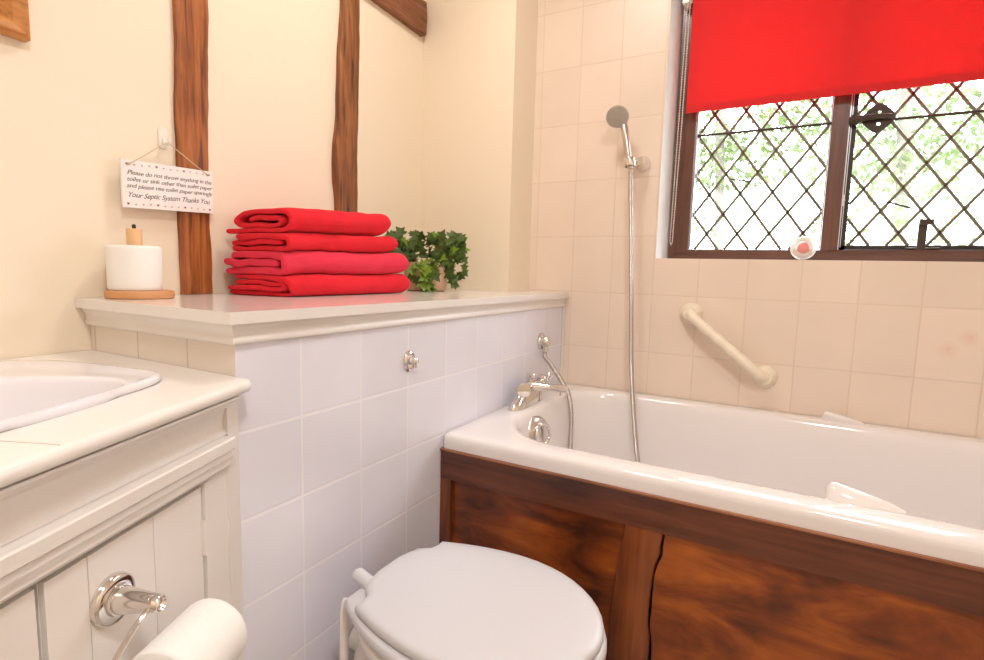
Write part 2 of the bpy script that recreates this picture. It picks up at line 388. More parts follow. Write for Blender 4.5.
bm = bmesh.new(); add_lathe(bm, (.8655, .074, 1.222), (0, -1, 0), [(0, .006), (.006, .005)], 10); add_box(bm, (.861, .072, 1.205), (.868, .079, 1.238))
obj('casement_hinge', bm, 'silver', win)

# roller blind
bl = thing('roller_blind', 'red fabric roller blind pulled halfway down over the window', 'blind', (.86, .03, 1.52))
NX, NZ = 30, 14
BX0, BX1, BZ0, BZ1 = .397, 1.315, 1.521, 1.885
front = []
bm = bmesh.new(); G = []
for j in range(NZ+1):
    row = []
    for i in range(NX+1):
        x = BX0+(BX1-BX0)*i/NX; z = BZ0+(BZ1-BZ0)*j/NZ
        row.append(bm.verts.new((x, .030+.0012*math.sin(x*9+z*3)+.002*(z-BZ0), z)))
    G.append(row)
for j in range(NZ):
    for i in range(NX): bm.faces.new((G[j][i], G[j][i+1], G[j+1][i+1], G[j+1][i]))
ex = bmesh.ops.extrude_face_region(bm, geom=bm.faces[:])
bmesh.ops.translate(bm, vec=(0, .0008, 0), verts=[v for v in ex['geom'] if isinstance(v, bmesh.types.BMVert)])
obj('blind_cloth', bm, 'blind', bl)
obj('hem_bar', box((BX0, .0268, BZ0-.001), (BX1, .0345, BZ0+.021)), 'blind', bl, bevel=.002)
bm = bmesh.new(); add_lathe(bm, (BX0-.002, .046, 1.898), (1, 0, 0), [(0, .022), (BX1-BX0+.004, .022)], 28)
obj('fabric_roll', bm, 'blind', bl)
bm = bmesh.new(); add_box(bm, (.366, .020, 1.868), (.386, .075, 1.945)); add_lathe(bm, (.384, .046, 1.898), (1, 0, 0), [(0, .022), (.010, .022)], 24)
obj('bracket', bm, 'white_gloss', bl, bevel=.001)
obj('bracket', box((1.318, .020, 1.868), (1.330, .075, 1.945)), 'white_gloss', bl, bevel=.001)
bm = bmesh.new()
def bead_line(pts, step=.0052, r=.0021):
    L = 0
    for a, b in zip(pts[:-1], pts[1:]):
        a = Vector(a); b = Vector(b); d = (b-a).length; k = int(d/step)
        for i in range(k): bmesh.ops.create_icosphere(bm, subdivisions=1, radius=r, matrix=Matrix.Translation(a.lerp(b, i/k)))
bead_line([(.381, .026, 1.89), (.376, .028, 1.50), (.371, .030, 1.095), (.374, .034, 1.085), (.378, .034, 1.095), (.385, .034, 1.50), (.388, .034, 1.88)])
obj('bead_chain', bm, 'hookp', bl)

# little glass ornament on the sill
orn = thing('sill_ornament', 'small round frosted glass ornament with a pink centre on the window sill', 'ornament', (.771, .025, 1.038))
y0 = .028
bm = bmesh.new()
add_lathe(bm, (.771, y0, 1.0745), (0, -1, .12), [(-.004, .020), (-.002, .034), (.004, .036), (.009, .033), (.011, .026), (.008, .022), (.007, .017)], 40)
obj('glass_disc', bm, 'glassw', orn)
bm = bmesh.new(); add_lathe(bm, (.771, y0, 1.0745), (0, -1, .12), [(.006, .0165), (.010, .016), (.013, .011), (.0145, .001)], 30)
obj('pink_centre', bm, 'glasspink', orn)

# ------------------------------------------------------------------ timbers on the left wall
def timber(name, label, path, w, depth, m, seed, axis):
    """wonky squared timber: path of wall points (y, z), w(i) half width"""
    rings = []; n = len(path)
    for i, (y, z) in enumerate(path):
        hw = w[i] if isinstance(w, list) else w
        sec = []
        if axis == 'Z': prof = [(-1, -.5), (-1, .75), (-.86, .95), (-.4, 1), (0, 1.02), (.4, 1), (.86, .95), (1, .75), (1, -.5)]
        else: prof = [(-1, -.5), (-1, .8), (-.9, .96), (0, 1.02), (.9, .96), (1, .8), (1, -.5)]
        for a, d in prof:
            jit = noise.noise(Vector((seed+a*1.3, z*7+y*5, seed)))*.0035 + noise.noise(Vector((seed*2+a, z*25+y*22, 0)))*.0015
            if axis == 'Z': p = wallp(y + a*hw + jit, depth*d + jit*.6 if d > 0 else -.02); sec.append((p.x, p.y, z))
            else: p = wallp(y, depth*d + jit*.6 if d > 0 else -.02); sec.append((p.x, p.y, z + a*hw + jit))
        rings.append(sec)
    o = obj(name, loft(rings), m, ang=50); tag(o, label, 'beam'); return o
def interp(kp, n):
    out = []
    for i in range(n+1):
        t = kp[0][0] + (kp[-1][0]-kp[0][0])*i/n
        for a, b in zip(kp[:-1], kp[1:]):
            if a[0] <= t <= b[0]+1e-9:
                s = (t-a[0])/(b[0]-a[0]); s = s*s*(3-2*s); out.append([t]+[a[k]+(b[k]-a[k])*s for k in range(1, len(a))]); break
    return out
k1 = interp([(.908, -1.143, .0365), (1.25, -1.142, .0375), (1.45, -1.135, .0385), (1.60, -1.134, .0385), (2.3, -1.134, .040)], 80)
timber('timber_post', 'knotty brown oak post behind the hanging sign, the wider of the two upright wall timbers', [(a[1], a[0]) for a in k1], [a[2] for a in k1], .014, 'oakz', 3.1, 'Z')
k2 = interp([(.908, -.629, .045), (1.17, -.624, .047), (1.25, -.629, .051), (1.33, -.627, .051), (1.45, -.619, .045), (1.6, -.612, .043), (1.8, -.604, .037), (2.3, -.606, .040)], 80)
timber('timber_post', 'narrow split oak post rising behind the red towels', [(a[1], a[0]) for a in k2], [a[2] for a in k2], .020, 'oakd', 8.7, 'Z')
ys = [-.196-(.38*i/30) for i in range(31)]
timber('timber_beam', 'short horizontal oak beam end meeting the corner, high on the left wall', [(y, 1.908) for i, y in enumerate(ys)], .061, .028, 'oaky', 5.5, 'Y')

# ------------------------------------------------------------------ picture frame, top left
pf = thing('picture_frame', 'corner of a varnished pine picture frame on the left wall', 'picture frame', tuple(wallp(-1.62)+Vector((0, 0, 1.36))))
pz0, pz1, py1, py0 = 1.352, 1.75, -1.446, -1.80
def wp(y, z, off): p = wallp(y, off); return (p.x, p.y, z)
bm = bmesh.new()
prof = [(0, .001), (0, .020), (.006, .024), (.012, .020), (.022, .018), (.034, .008), (.036, .001)]
loops = []
for ins, off in prof: loops.append([wp(py0+ins, pz0+ins, off), wp(py1-ins, pz0+ins, off), wp(py1-ins, pz1-ins, off), wp(py0+ins, pz1-ins, off)])
add_loft(bm, loops, False, False)
obj('frame_moulding', bm, 'pine', pf, smooth=False)
bm = bmesh.new(); vs = [bm.verts.new(wp(y, z, .006)) for y, z in ((py0+.034, pz0+.034), (py1-.034, pz0+.034), (py1-.034, pz1-.034), (py0+.034, pz1-.034))]; bm.faces.new(vs)
bmesh.ops.solidify(bm, geom=bm.faces[:], thickness=.004)
obj('picture_print', bm, 'picmat', pf, smooth=False)

# ------------------------------------------------------------------ hanging sign
sg = thing('hanging_sign', 'white wooden sign with handwritten toilet notice hanging on string from a hook', 'sign', tuple(wallp(-1.195)+Vector((0, 0, 1.09))))
SO = .019    # clear of the post
def sp_(s, z, off):   # s runs 0..1 left to right
    y = -1.309 + s*.203; p = wallp(y, off); return Vector((p.x, p.y, 1.087 + s*.009 + z))
SH = .095
bm = bmesh.new()
add_loft(bm, [[sp_(0, 0, o), sp_(1, 0, o), sp_(1, SH, o), sp_(0, SH, o)] for o in (SO, SO+.005)])
obj('sign_board', bm, 'sign', sg, smooth=False, bevel=.0006)
dirx = (sp_(1, 0, 0)-sp_(0, 0, 0)).normalized(); nrm = Vector((wn.x, wn.y, 0)); upv = nrm.cross(dirx).normalized()
if upv.z < 0: upv = -upv
def text(body, s, z, size, width, shear=.25, m='ink', name='lettering'):
    cu = bpy.data.curves.new(name, 'FONT'); cu.body = body; cu.size = size; cu.shear = shear; cu.space_character = .93; cu.extrude = .00015; cu.offset = -.00004; cu.resolution_u = 3
    to = bpy.data.objects.new(name, cu); C.objects.link(to)
    dg = bpy.context.evaluated_depsgraph_get(); me = bpy.data.meshes.new_from_object(to.evaluated_get(dg))
    bpy.data.objects.remove(to, do_unlink=True)
    me.materials.clear(); me.materials.append(M[m])
    w = max(v.co.x for v in me.vertices); k = width/w
    o = sp_(s, z, SO+.0052)
    for v in me.vertices:
        wob = .0006*math.sin(v.co.x*k*130)
        v.co = o + dirx*(v.co.x*k) + upv*(v.co.y*1.0+wob) + nrm*(v.co.z+.0001)
    ob = bpy.data.objects.new(name, me); C.objects.link(ob); ob.parent = sg; ob.location = -sg.location
    return ob
text('Please do not throw anything in the', .05, .066, .0125, .190)
text('toilet or sink other than toilet paper', .045, .053, .0122, .193)
text('and please use toilet paper sparingly', .04, .040, .0122, .194)
text('Your Septic System Thanks You', .04, .021, .0150, .187, .45)
def heart(bm, s, z, sz):
    pts = []
    for i in range(14):
        a = 2*PI*i/14; x = 16*math.sin(a)**3; y = 13*math.cos(a)-5*math.cos(2*a)-2*math.cos(3*a)-math.cos(4*a)
        pts.append(sp_(s, z, SO+.0054) + dirx*(x*sz/34) + upv*(y*sz/34))
    bm.faces.new([bm.verts.new(p) for p in pts])
for row in (.087, .008):
    for i in range(13):
        red = (i*3+int(row*100)) % 4 == 0
        h1 = bmesh.new(); heart(h1, .05+i*.075, row+.0008*math.sin(i*5), .0062 if red else .005)
        bmesh.ops.solidify(h1, geom=h1.faces[:], thickness=.0002); obj('heart', h1, 'heart' if red else 'heart2', sg, smooth=False)
hk = Vector(wp(-1.207, 1.236, .016))
bm = bmesh.new()
for s in (.07, .93):
    a = sp_(s, .087, SO+.007); add_tube(bm, smooth_path([a-upv*.002-nrm*.002, a, a.lerp(hk, .35)-upv*.001, a.lerp(hk, .7), hk]), .00095, 6)
a = sp_(.07, .087, SO+.007); b = sp_(.93, .087, SO+.007)
obj('string', bm, 'string', sg)
for s in (.07, .93): obj('string_hole', lathe(sp_(s, .087, SO+.005), nrm, [(0, .0028), (.0006, .0028)], 12), 'string', sg)
hkthing = thing('wall_hook', 'small white plastic hook stuck above the hanging sign', 'hook', wp(-1.207, 1.225, 0))
bm = bmesh.new()
def hring(z, hw, o): return [wp(-1.207-hw, z, 0.0005), wp(-1.207+hw, z, 0.0005), wp(-1.207+hw*.9, z, o), wp(-1.207-hw*.9, z, o)]
add_loft(bm, [hring(1.224, .007, .003), hring(1.228, .010, .004), hring(1.262, .010, .004), hring(1.268, .007, .003)])
obj('backplate', bm, 'hookp', hkthing)
obj('hook_prong', tube(smooth_path([wp(-1.207, 1.246, .003), wp(-1.207, 1.236, .008), wp(-1.207, 1.231, .015), wp(-1.207, 1.236, .021), wp(-1.207, 1.243, .021)]), .0032, 10), 'hookp', hkthing)

# ------------------------------------------------------------------ tiled boxing with painted shelf
bx = thing('cistern_boxing', 'white tiled boxing behind the toilet with a painted moulded shelf on top', 'boxing', (-.2, -.7, 0))
YE = -1.368
pe = wallp(YE, .001); pq = wallp(-.178, .001)
bm = bmesh.new()
add_loft(bm, [[(pe.x, YE, z), (0, YE, z), (0, -.001, z), (-.1465, -.001, z), (-.1465, -.1755, z), (pq.x, -.1765, z)] for z in (.001, .875)])
body = obj('tiled_panel', bm, 'tile_box', bx, smooth=False)
body.data.materials.append(M['tile_end'])
for p in body.data.polygons:
    if p.normal.y < -.5 and p.center.y < -1.2: p.material_index = 1
# moulding swept along the end and the front
def sweep_mould(prof):
    rings = []
    for o, z in prof:
        rings.append([(wallp(YE-o, .001).x, YE-o, z), (o, YE-o, z), (o, -.0015, z)])
    b = bmesh.new(); R = [[b.verts.new(p) for p in r] for r in rings]
    for i in range(len(R)-1):
        for j in range(2): b.faces.new((R[i][j], R[i][j+1], R[i+1][j+1], R[i+1][j]))
    # close back
    k = len(R)-1
    for j in range(2): b.faces.new((R[k][j], R[k][j+1], R[0][j+1], R[0][j]))
    b.faces.new([R[i][0] for i in range(len(R))]); b.faces.new([R[i][2] for i in range(len(R)-1, -1, -1)])
    return b
obj('moulding', sweep_mould([(-.004, .8535), (.006, .8535), (.009, .856), (.0095, .863), (.007, .866), (.0065, .870), (.009, .876), (.013, .881), (.014, .884), (.014, .888), (-.004, .888)]), 'white_gloss', bx, ang=50)
bm = bmesh.new()
pts = [(wallp(YE-.024, .001).x, YE-.024), (.024, YE-.024), (.024, -.0015), (-.1465, -.0015), (-.1465, -.1755), (pq.x, -.1765)]
add_loft(bm, [[(x, y, z) for x, y in pts] for z in (.888, .907)])
obj('shelf_top', bm, 'shelf_gloss', bx, bevel=.003)
# chrome flush knob on the tiles
fl = thing('flush_button', 'small oval chrome flush knob on the white tiles', 'flush button', (0, -.928, .769))
def ovl(bm, prof, n=32, c=(-.935, .770)):
    rings = []
    for x, r in prof: rings.append([(x, c[0]+.78*r*math.cos(2*PI*i/n), c[1]+r*math.sin(2*PI*i/n)) for i in range(n)])
    add_loft(bm, rings)
bm = bmesh.new(); ovl(bm, [(.0005, .025), (.004, .0255), (.007, .023), (.0085, .019), (.006, .016)]); obj('escutcheon', bm, 'chrome', fl)
bm = bmesh.new(); add_lathe(bm, (.004, -.935, .772), (1, 0, 0), [(0, .010), (.012, .009), (.019, .0085), (.022, .006), (.023, .001)], 24)
add_tube(bm, [(.018, -.935, .772), (.020, -.933, .756)], [.006, .0045], 10); obj('knob', bm, 'chrome', fl)

# ------------------------------------------------------------------ vanity unit (angled front)
tv = Vector((.394, -.919)).normalized(); nv = Vector((.919, .394)).normalized(); cv = Vector((.038, -1.3705))
def V(s, o, z): p = cv + tv*s + nv*o; return Vector((p.x, p.y, z))
SV = .74
YV = YE-.0012
def s_at_end(o):   # s where the line at offset o reaches the boxing end
    return (YV - cv.y - nv.y*o)/tv.y
vn = thing('vanity_unit', 'cream painted vanity unit with angled front and panelled doors, lower left', 'vanity unit', (.05, -1.7, 0))
def vpoly(o, extra=0):
    a = V(max(s_at_end(o), -1), o, 0); b = V(SV, o, 0); c = V(SV, -.62, 0)
    pcx = wallp(c.y, .002)
    p1 = wallp(YV, .002)
    pts = [(a.x, a.y), (b.x, b.y), (c.x, c.y)]
    # back to the wall
    w2 = wallp(c.y, .002)
    if c.x > w2.x: pts.append((w2.x, w2.y))
    pts.append((p1.x, p1.y))
    return pts
def vfront(prof, m, name, par, s1=SV, s0=None):
    """profile (offset, z) swept along the front, clipped at the boxing end"""
    b = bmesh.new(); R = []
    for o, z in prof: R.append([V(s_at_end(o) if s0 is None else max(s0, s_at_end(o)), o, z), V(s1, o, z)])
    add_loft(b, [[r[0] for r in R], [r[1] for r in R]])
    return obj(name, b, m, par, ang=35)
# carcass with face frame
bm = bmesh.new(); add_loft(bm, [[(x, y, z) for x, y in vpoly(-.064)] for z in (.001, .784)]); carc = obj('carcass', bm, 'white_gloss', vn, smooth=False)
vfront([(-.064, .784), (-.0635, .7845), (-.024, .7842), (-.024, .7808), (-.009, .7803), (-.0075, .7775), (-.009, .7755), (-.020, .7745), (-.0225, .770), (-.024, .766), (-.0275, .7645), (-.0275, .762), (-.033, .7605), (-.034, .756), (-.037, .742), (-.036, .728), (-.030, .7205), (-.064, .716)], 'white_gloss', 'frieze_moulding', vn, s0=.014)
vfront([(-.064, .7205), (-.014, .7195), (-.012, .7175), (-.012, .7025), (-.0145, .700), (-.023, .6985), (-.0185, .694), (-.0170, .690), (-.0185, .6855), (-.0240, .6835), (-.022, .680), (-.0215, .676), (-.026, .670), (-.030, .6685), (-.064, .6685)], 'white_gloss', 'ledge_moulding', vn, s0=.022)
DZ1, DZ0 = .6680, .10
def vbox(s0, s1, o0, o1, z0, z1, bm=None):
    b = bm or bmesh.new()
    add_loft(b, [[V(s0, o0, z), V(s1, o0, z), V(s1, o1, z), V(s0, o1, z)] for z in (z0, z1)]); return b
# right-hand pilaster, with a raised edge bead
bm = bmesh.new(); add_loft(bm, [[V(s_at_end(-.064), -.064, z), V(s_at_end(-.030), -.030, z), V(.076, -.030, z), V(.076, -.064, z)] for z in (.001, DZ1)])
add_loft(bm, [[V(s_at_end(-.064), -.064, z), V(s_at_end(-.030), -.030, z), V(.0138, -.030, z), V(.0138, -.064, z)] for z in (DZ1, .7838)])
obj('face_frame', bm, 'white_gloss', vn, bevel=.0015)
bm = bmesh.new()
vbox(.012, .020, -.030, -.0275, .01, DZ1-.001, bm); vbox(.066, .0755, -.030, -.0275, .01, DZ1-.001, bm)
obj('frame_bead', bm, 'white_gloss', vn, bevel=.0015)
bm = vbox(.60, SV, -.064, -.030, .001, DZ1); obj('face_frame', bm, 'white_gloss', vn, bevel=.0015)
bm = vbox(.076, .60, -.064, -.030, .001, DZ0-.004); obj('plinth', bm, 'white_gloss', vn, bevel=.0015)
def door(s0, s1, grooves):
    b = bmesh.new(); es = [s0]+grooves+[s1]
    for a, c in zip(es[:-1], es[1:]):
        vbox(a+.0006, c-.0006, -.045, -.031, DZ0, DZ1-.006, b)
    vbox(s0, s1, -.048, -.038, DZ0, DZ1-.006, b)
    return obj('door', b, 'door_gloss', vn, bevel=.0018)
d1 = door(.0790, .3180, [.172, .268])
for z0 in (.560, .16):
    hgm = bmesh.new(); vbox(.0765, .0815, -.033, -.0285, z0, z0+.052, hgm); add_tube(hgm, [V(.0785, -.0275, z0), V(.0785, -.0275, z0+.052)], .0028, 10)
    obj('hinge', hgm, 'door_gloss', d1)
d2 = door(.3265, .597, [.42, .51])
# worktop
bm = bmesh.new()
prof = [(-.010, .7845), (-.002, .7855), (0, .789), (0, .797), (-.003, .8015), (-.008, .803)]
add_loft(bm, [[(x, y, z) for x, y in vpoly(o)] for o, z in prof])
wt = tag(obj('worktop', bm, 'white_gloss'), 'white glazed worktop with rounded front edge on the vanity unit', 'worktop')
# tile joints on the worktop
bm = bmesh.new()
vbox(.3145, .3157, -.095, -.006, .8028, .80335, bm)
M['joint'] = mat('tile joint', (.60, .50, .42), .7)
obj('tile_joint', bm, 'joint', wt, smooth=False)

# basin
def cut_hole(target, rings_):
    b = loft(rings_); bmesh.ops.recalc_face_normals(b, faces=b.faces); me = bpy.data.meshes.new('cut'); b.to_mesh(me); b.free()
    c = bpy.data.objects.new('cut', me); C.objects.link(c)
    md = target.modifiers.new('hole', 'BOOLEAN'); md.object = c; md.operation = 'DIFFERENCE'; md.solver = 'EXACT'
    dg = bpy.context.evaluated_depsgraph_get(); dg.update()
    nm = bpy.data.meshes.new_from_object(target.evaluated_get(dg)); target.modifiers.remove(md); target.data = nm
    bpy.data.objects.remove(c, do_unlink=True)
bs = thing('wash_basin', 'white inset wash basin with a wide rim in the vanity worktop', 'basin', tuple(V(.28, -.27, .80)))
def closed_samples(pts, c, n=72):
    P = [Vector((p[0], p[1])) for p in pts]; m = len(P); dense = []
    for i in range(m):
        a, b, c_, d = P[i-1], P[i], P[(i+1) % m], P[(i+2) % m]
        for j in range(24):
            t = j/24; dense.append(.5*((2*b)+(-a+c_)*t+(2*a-5*b+4*c_-d)*t*t+(-a+3*b-3*c_+d)*t**3))
    cc = Vector(c); ang = [(math.atan2((p-cc).y, (p-cc).x) % (2*PI), p) for p in dense]; ang.sort(key=lambda t: t[0])
    out = []
    for i in range(n):
        t = 2*PI*i/n
        out.append(min(ang, key=lambda q: abs((q[0]-t+PI) % (2*PI)-PI))[1])
    for _ in range(2): out = [(out[i-1]+out[i]*2+out[(i+1) % n])/4 for i in range(n)]
    return out
BC = (-.10, -1.73)
OUT = closed_samples([(-.043, -1.449), (-.008, -1.515), (.036, -1.605), (.085, -1.71), (.13, -1.81), (.155, -1.90), (.12, -1.98), (.0, -2.01), (-.15, -2.0), (-.30, -1.94), (-.385, -1.82), (-.41, -1.67), (-.376, -1.55), (-.28, -1.472), (-.16, -1.452), (-.075, -1.440)], BC)
INN = closed_samples([(-.005, -1.528), (.030, -1.580), (.062, -1.66), (.085, -1.74), (.085, -1.82), (.04, -1.885), (-.06, -1.91), (-.17, -1.88), (-.235, -1.80), (-.235, -1.70), (-.185, -1.60), (-.12, -1.535), (-.055, -1.508)], BC)
def ring_mix(f, z, k=1.):     # f: 0 outer outline, 1 bowl edge; k shrinks the bowl outline
    c = Vector(BC)
    return [Vector((*(c+((o_*(1-f)+i_*f)-c)*k), z)) for o_, i_ in zip(OUT, INN)]
rings = [ring_mix(0, .8033, .985), ring_mix(0, .806, 1.0), ring_mix(0, .811, 1.0), ring_mix(.05, .8145), ring_mix(.16, .8155), ring_mix(.30, .8125), ring_mix(.60, .8125), ring_mix(.82, .8140), ring_mix(.92, .8135), ring_mix(.98, .811), ring_mix(1, .806), ring_mix(1, .796, .975),
         ring_mix(1, .765, .92), ring_mix(1, .73, .83), ring_mix(1, .70, .68), ring_mix(1, .685, .48), ring_mix(1, .678, .25), ring_mix(1, .676, .08)]
obj('basin_bowl', loft(rings, cap0=False), 'basin', bs, ang=60)
for tg in (wt, carc): cut_hole(tg, [ring_mix(.8, z, 1.0) for z in (.60, .85)])
obj('waste', lathe((BC[0], BC[1], .6765), (0, 0, 1), [(0, .018), (.002, .018), (.003, .012), (.002, .008)], 24), 'chrome', bs)

# ------------------------------------------------------------------ toilet roll holder on the door
hd = thing('toilet_roll_holder', 'chrome toilet roll holder screwed to the vanity door', 'toilet roll holder', tuple(V(.252, -.03, .592)))
HS, HZ = .241, .597
N3 = Vector((nv.x, nv.y, 0)); T3 = Vector((tv.x, tv.y, 0))
bm = bmesh.new(); add_lathe(bm, V(HS, -.0305, HZ), N3, [(0, .0285), (.003, .0290), (.007, .028), (.009, .0255), (.0095, .018), (.014, .017), (.014, .0165)], 40)
obj('wall_rose', bm, 'chrome', hd)
bm = bmesh.new(); add_lathe(bm, V(HS, -.0305, HZ), N3, [(.012, .0155), (.018, .0150), (.050, .0105), (.060, .0095), (.062, .008), (.058, .006)], 32)
obj('arm', bm, 'chrome', hd)
RZ = .533; RO = .048
ts = V(HS, .021, HZ-.002)
bm = bmesh.new()
add_tube(bm, smooth_path([ts, V(HS+.030, .024, HZ-.008), V(HS+.070, .028, HZ-.028), V(HS+.088, .034, HZ-.052), V(HS+.076, RO-.004, RZ-.004), V(HS+.045, RO, RZ), V(HS-.02, RO, RZ), V(HS-.075, RO, RZ), V(HS-.082, RO, RZ+.006)]), .0030, 12)
obj('wire_arm', bm, 'chrome', hd)
rl = thing('toilet_roll', 'white toilet roll hanging on the chrome holder by the vanity door', 'toilet roll', tuple(V(HS-.02, RO, RZ)))
bm = bmesh.new()
r0 = V(HS+.030, RO, RZ-.015)
add_lathe(bm, r0, -T3, [(0, .021), (0, .042), (.0015, .0435), (.006, .0445), (.092, .0445), (.0975, .0435), (.100, .040), (.100, .021), (0, .021)], 56, caps=False)
obj('paper', bm, 'paper', rl, ang=50)
bm = bmesh.new(); add_lathe(bm, r0, -T3, [(.001, .0212), (.099, .0212), (.099, .0195), (.001, .0195), (.001, .0212)], 40, caps=False); obj('cardboard_core', bm, 'cork', rl)

# ------------------------------------------------------------------ upright roll holder on the shelf
ST = .9071
ur = thing('toilet_roll_stand', 'round wooden toilet roll stand with an upright peg on the shelf', 'toilet roll stand', (-.383, -1.316, ST))
bc = Vector((-.383, -1.306, 0))
obj('wooden_base', lathe(bc+Vector((0, 0, ST)), (0, 0, 1), [(0, .0570), (.0015, .0590), (.012, .0595), (.0145, .058), (.0155, .054)], 48), 'cork', ur)
pc2 = bc+Vector((-.003, -.005, 0))
obj('peg', lathe(pc2+Vector((0, 0, ST+.014)), (0, 0, 1), [(0, .0140), (.120, .0135), (.122, .0128)], 28), 'beech', ur)
obj('peg_tip', lathe(pc2+Vector((0, 0, ST+.134)), (0, 0, 1), [(0, .0022), (.004, .0035), (.009, .0035), (.011, .001)], 12), 'black', ur)
sr = thing('toilet_roll', 'white toilet roll on the wooden stand in front of the hanging sign', 'toilet roll', tuple(pc2+Vector((-.003, -.004, ST+.0165))))
bm = bmesh.new(); q = pc2+Vector((0, -.002, ST+.0162))
add_lathe(bm, q, (0, 0, 1), [(0, .021), (0, .0440), (.002, .0455), (.006, .0460), (.080, .0470), (.0845, .0460), (.0865, .043), (.0855, .021), (0, .021)], 56, caps=False)
obj('paper', bm, 'paper', sr, ang=50)

# ------------------------------------------------------------------ towels
def lump(x, y):
    return noise.noise(Vector((y*8, x*9, 3.3)))*.0075 + noise.noise(Vector((y*22, x*18, 8.1)))*.0030
def towel(label, m, y0, y1, xf, depth, z0, h, wraps, seed, messy=.010, core=False, thick=None, path=None):
    """a towel folded over on itself: nested U folds seen from the left end, one plump fold along the front"""
    t = thick or h/(2*wraps+(1 if core else 0)+.15); zc = h/2; n = 10
    nested = []
    for L in range(wraps):
        r = zc - t*.52 - L*t*1.02
        if r < t*.22: break
        xb = -depth+zc+L*.006
        xfr = -zc - L*.004
        seg1 = [(xb+(xfr-xb)*i/9, zc-r) for i in range(9)]
        arc = [(xfr+r*math.sin(PI*i/n), zc-r*math.cos(PI*i/n)) for i in range(n+1)]
        seg2 = [(xfr+(xb-xfr)*i/9, zc+r) for i in range(1, 9)]
        nested.append(seg1+arc+seg2)
    if core: nested.append([(-depth+zc+(depth-zc*2.2)*i/12, zc+.002*math.sin(i*1.3+seed)) for i in range(13)])
    if path:
        pp = smooth_path([(a, b, 0) for a, b in path], 4); nested = [[(p.x, p.y) for p in pp]]
    NY = 56
    bm = bmesh.new()
    for L, cl in enumerate(nested):
        P = [Vector(c) for c in cl]; up_, dn_ = [], []
        for i, p in enumerate(P):
            d = (P[min(i+1, len(P)-1)]-P[max(i-1, 0)]).normalized(); nn = Vector((-d.y, d.x))*t*.505
            up_.append(p+nn); dn_.append(p-nn)
        n_ = len(P); U, Dn = [], []
        for j in range(NY+1):
            f = j/NY
            e = min(1, (1-f)*(y1-y0)/(.036+.004*L)); sc = .20+.80*(1-(1-e)**2)**.5
            e0 = min(1, f*(y1-y0)/.005+.66); pin = (1-(1-e0)**2)**.5       # soft rounded left edges of every layer
            ru, rd = [], []
            for i in range(n_):
                back = -P[i].x
                jit = -.13*back*(1-f) + messy*(noise.noise(Vector((i*.13, seed*3+L*5.1, 1)))+.7*noise.noise(Vector((P[i].y*60, seed, L*2.0))))*(1-f)
                for src, dst in ((up_, ru), (dn_, rd)):
                    q = P[i].lerp(src[i], pin); x, z = q
                    y = y0+(y1-y0)*f+jit
                    endf = max(0, 1-f*4)
                    wav = endf*(.0075*noise.noise(Vector((x*24, seed+L*.7, 3)))+.002*noise.noise(Vector((x*60, seed, L*1.0))))*(z/h*(1-z/h)*4)
                    x2 = xf + x + .008*noise.noise(Vector((y*7, z*14, seed)))+.006*noise.noise(Vector((y*2.5, seed, 0)))
                    if e < 1: x2 = (x2-(xf-depth*.5))*(.86+.14*sc)+(xf-depth*.5)
                    zz = h*.5+(z-h*.5)*sc + wav
                    tot = z0-ST+zz
                    tot += lump(x2, y)*min(1, tot/.05)
                    x2 = max(x2, wallp(y).x+.004)
                    dst.append(bm.verts.new((x2, y, max(ST+tot*(.945+.125*f), ST+.0006))))
            U.append(ru); Dn.append(rd)
        for j in range(NY):
            for i in range(n_-1):
                bm.faces.new((U[j][i], U[j][i+1], U[j+1][i+1], U[j+1][i])); bm.faces.new((Dn[j][i], Dn[j+1][i], Dn[j+1][i+1], Dn[j][i+1]))
            bm.faces.new((U[j][0], U[j+1][0], Dn[j+1][0], Dn[j][0])); bm.faces.new((U[j][-1], Dn[j][-1], Dn[j+1][-1], U[j+1][-1]))
        for j, fl_ in ((0, 1), (NY, 0)):
            for i in range(n_-1):
                f = (U[j][i], Dn[j][i], Dn[j][i+1], U[j][i+1]); bm.faces.new(f if fl_ else f[::-1])
    o = obj('folded_towel', bm, m, ang=80)
    sub = o.modifiers.new('soft', 'SUBSURF'); sub.levels = 1; sub.render_levels = 1
    tag(o, label, 'towel', 'red towels stacked on the shelf'); return o
towel('bottom red towel of the folded stack, lying on the shelf', 'towel', -1.062, -.612, -.236, .222, ST, .052, 2, 1.3, .016)
towel('second towel from the bottom of the stack, rose red with thick folds', 'towel2', -1.062, -.618, -.240, .222, ST+.052, .058, 1, 6.1, .015, True)
towel('third towel from the bottom of the stack, thin and red', 'towel', -1.052, -.655, -.250, .205, ST+.110, .044, 1, 4.7, .012, True)
towel('top red towel of the folded stack, its end curled in a scroll', 'towel', -1.046, -.685, -.250, .205, ST+.154, .060, 2, 9.2, .006, False, .0125,
      [(-.200, .0085), (-.15, .0075), (-.10, .0075), (-.06, .0070), (-.035, .0070), (-.016, .0125), (-.008, .030), (-.016, .048), (-.035, .0535), (-.07, .0535), (-.11, .0525), (-.145, .0500), (-.165, .042), (-.168, .031), (-.155, .0215), (-.12, .0195), (-.08, .0195), (-.045, .0205), (-.034, .028), (-.042, .0365), (-.07, .0385), (-.105, .0375), (-.13, .034)])
# the curled inner roll of the top towel

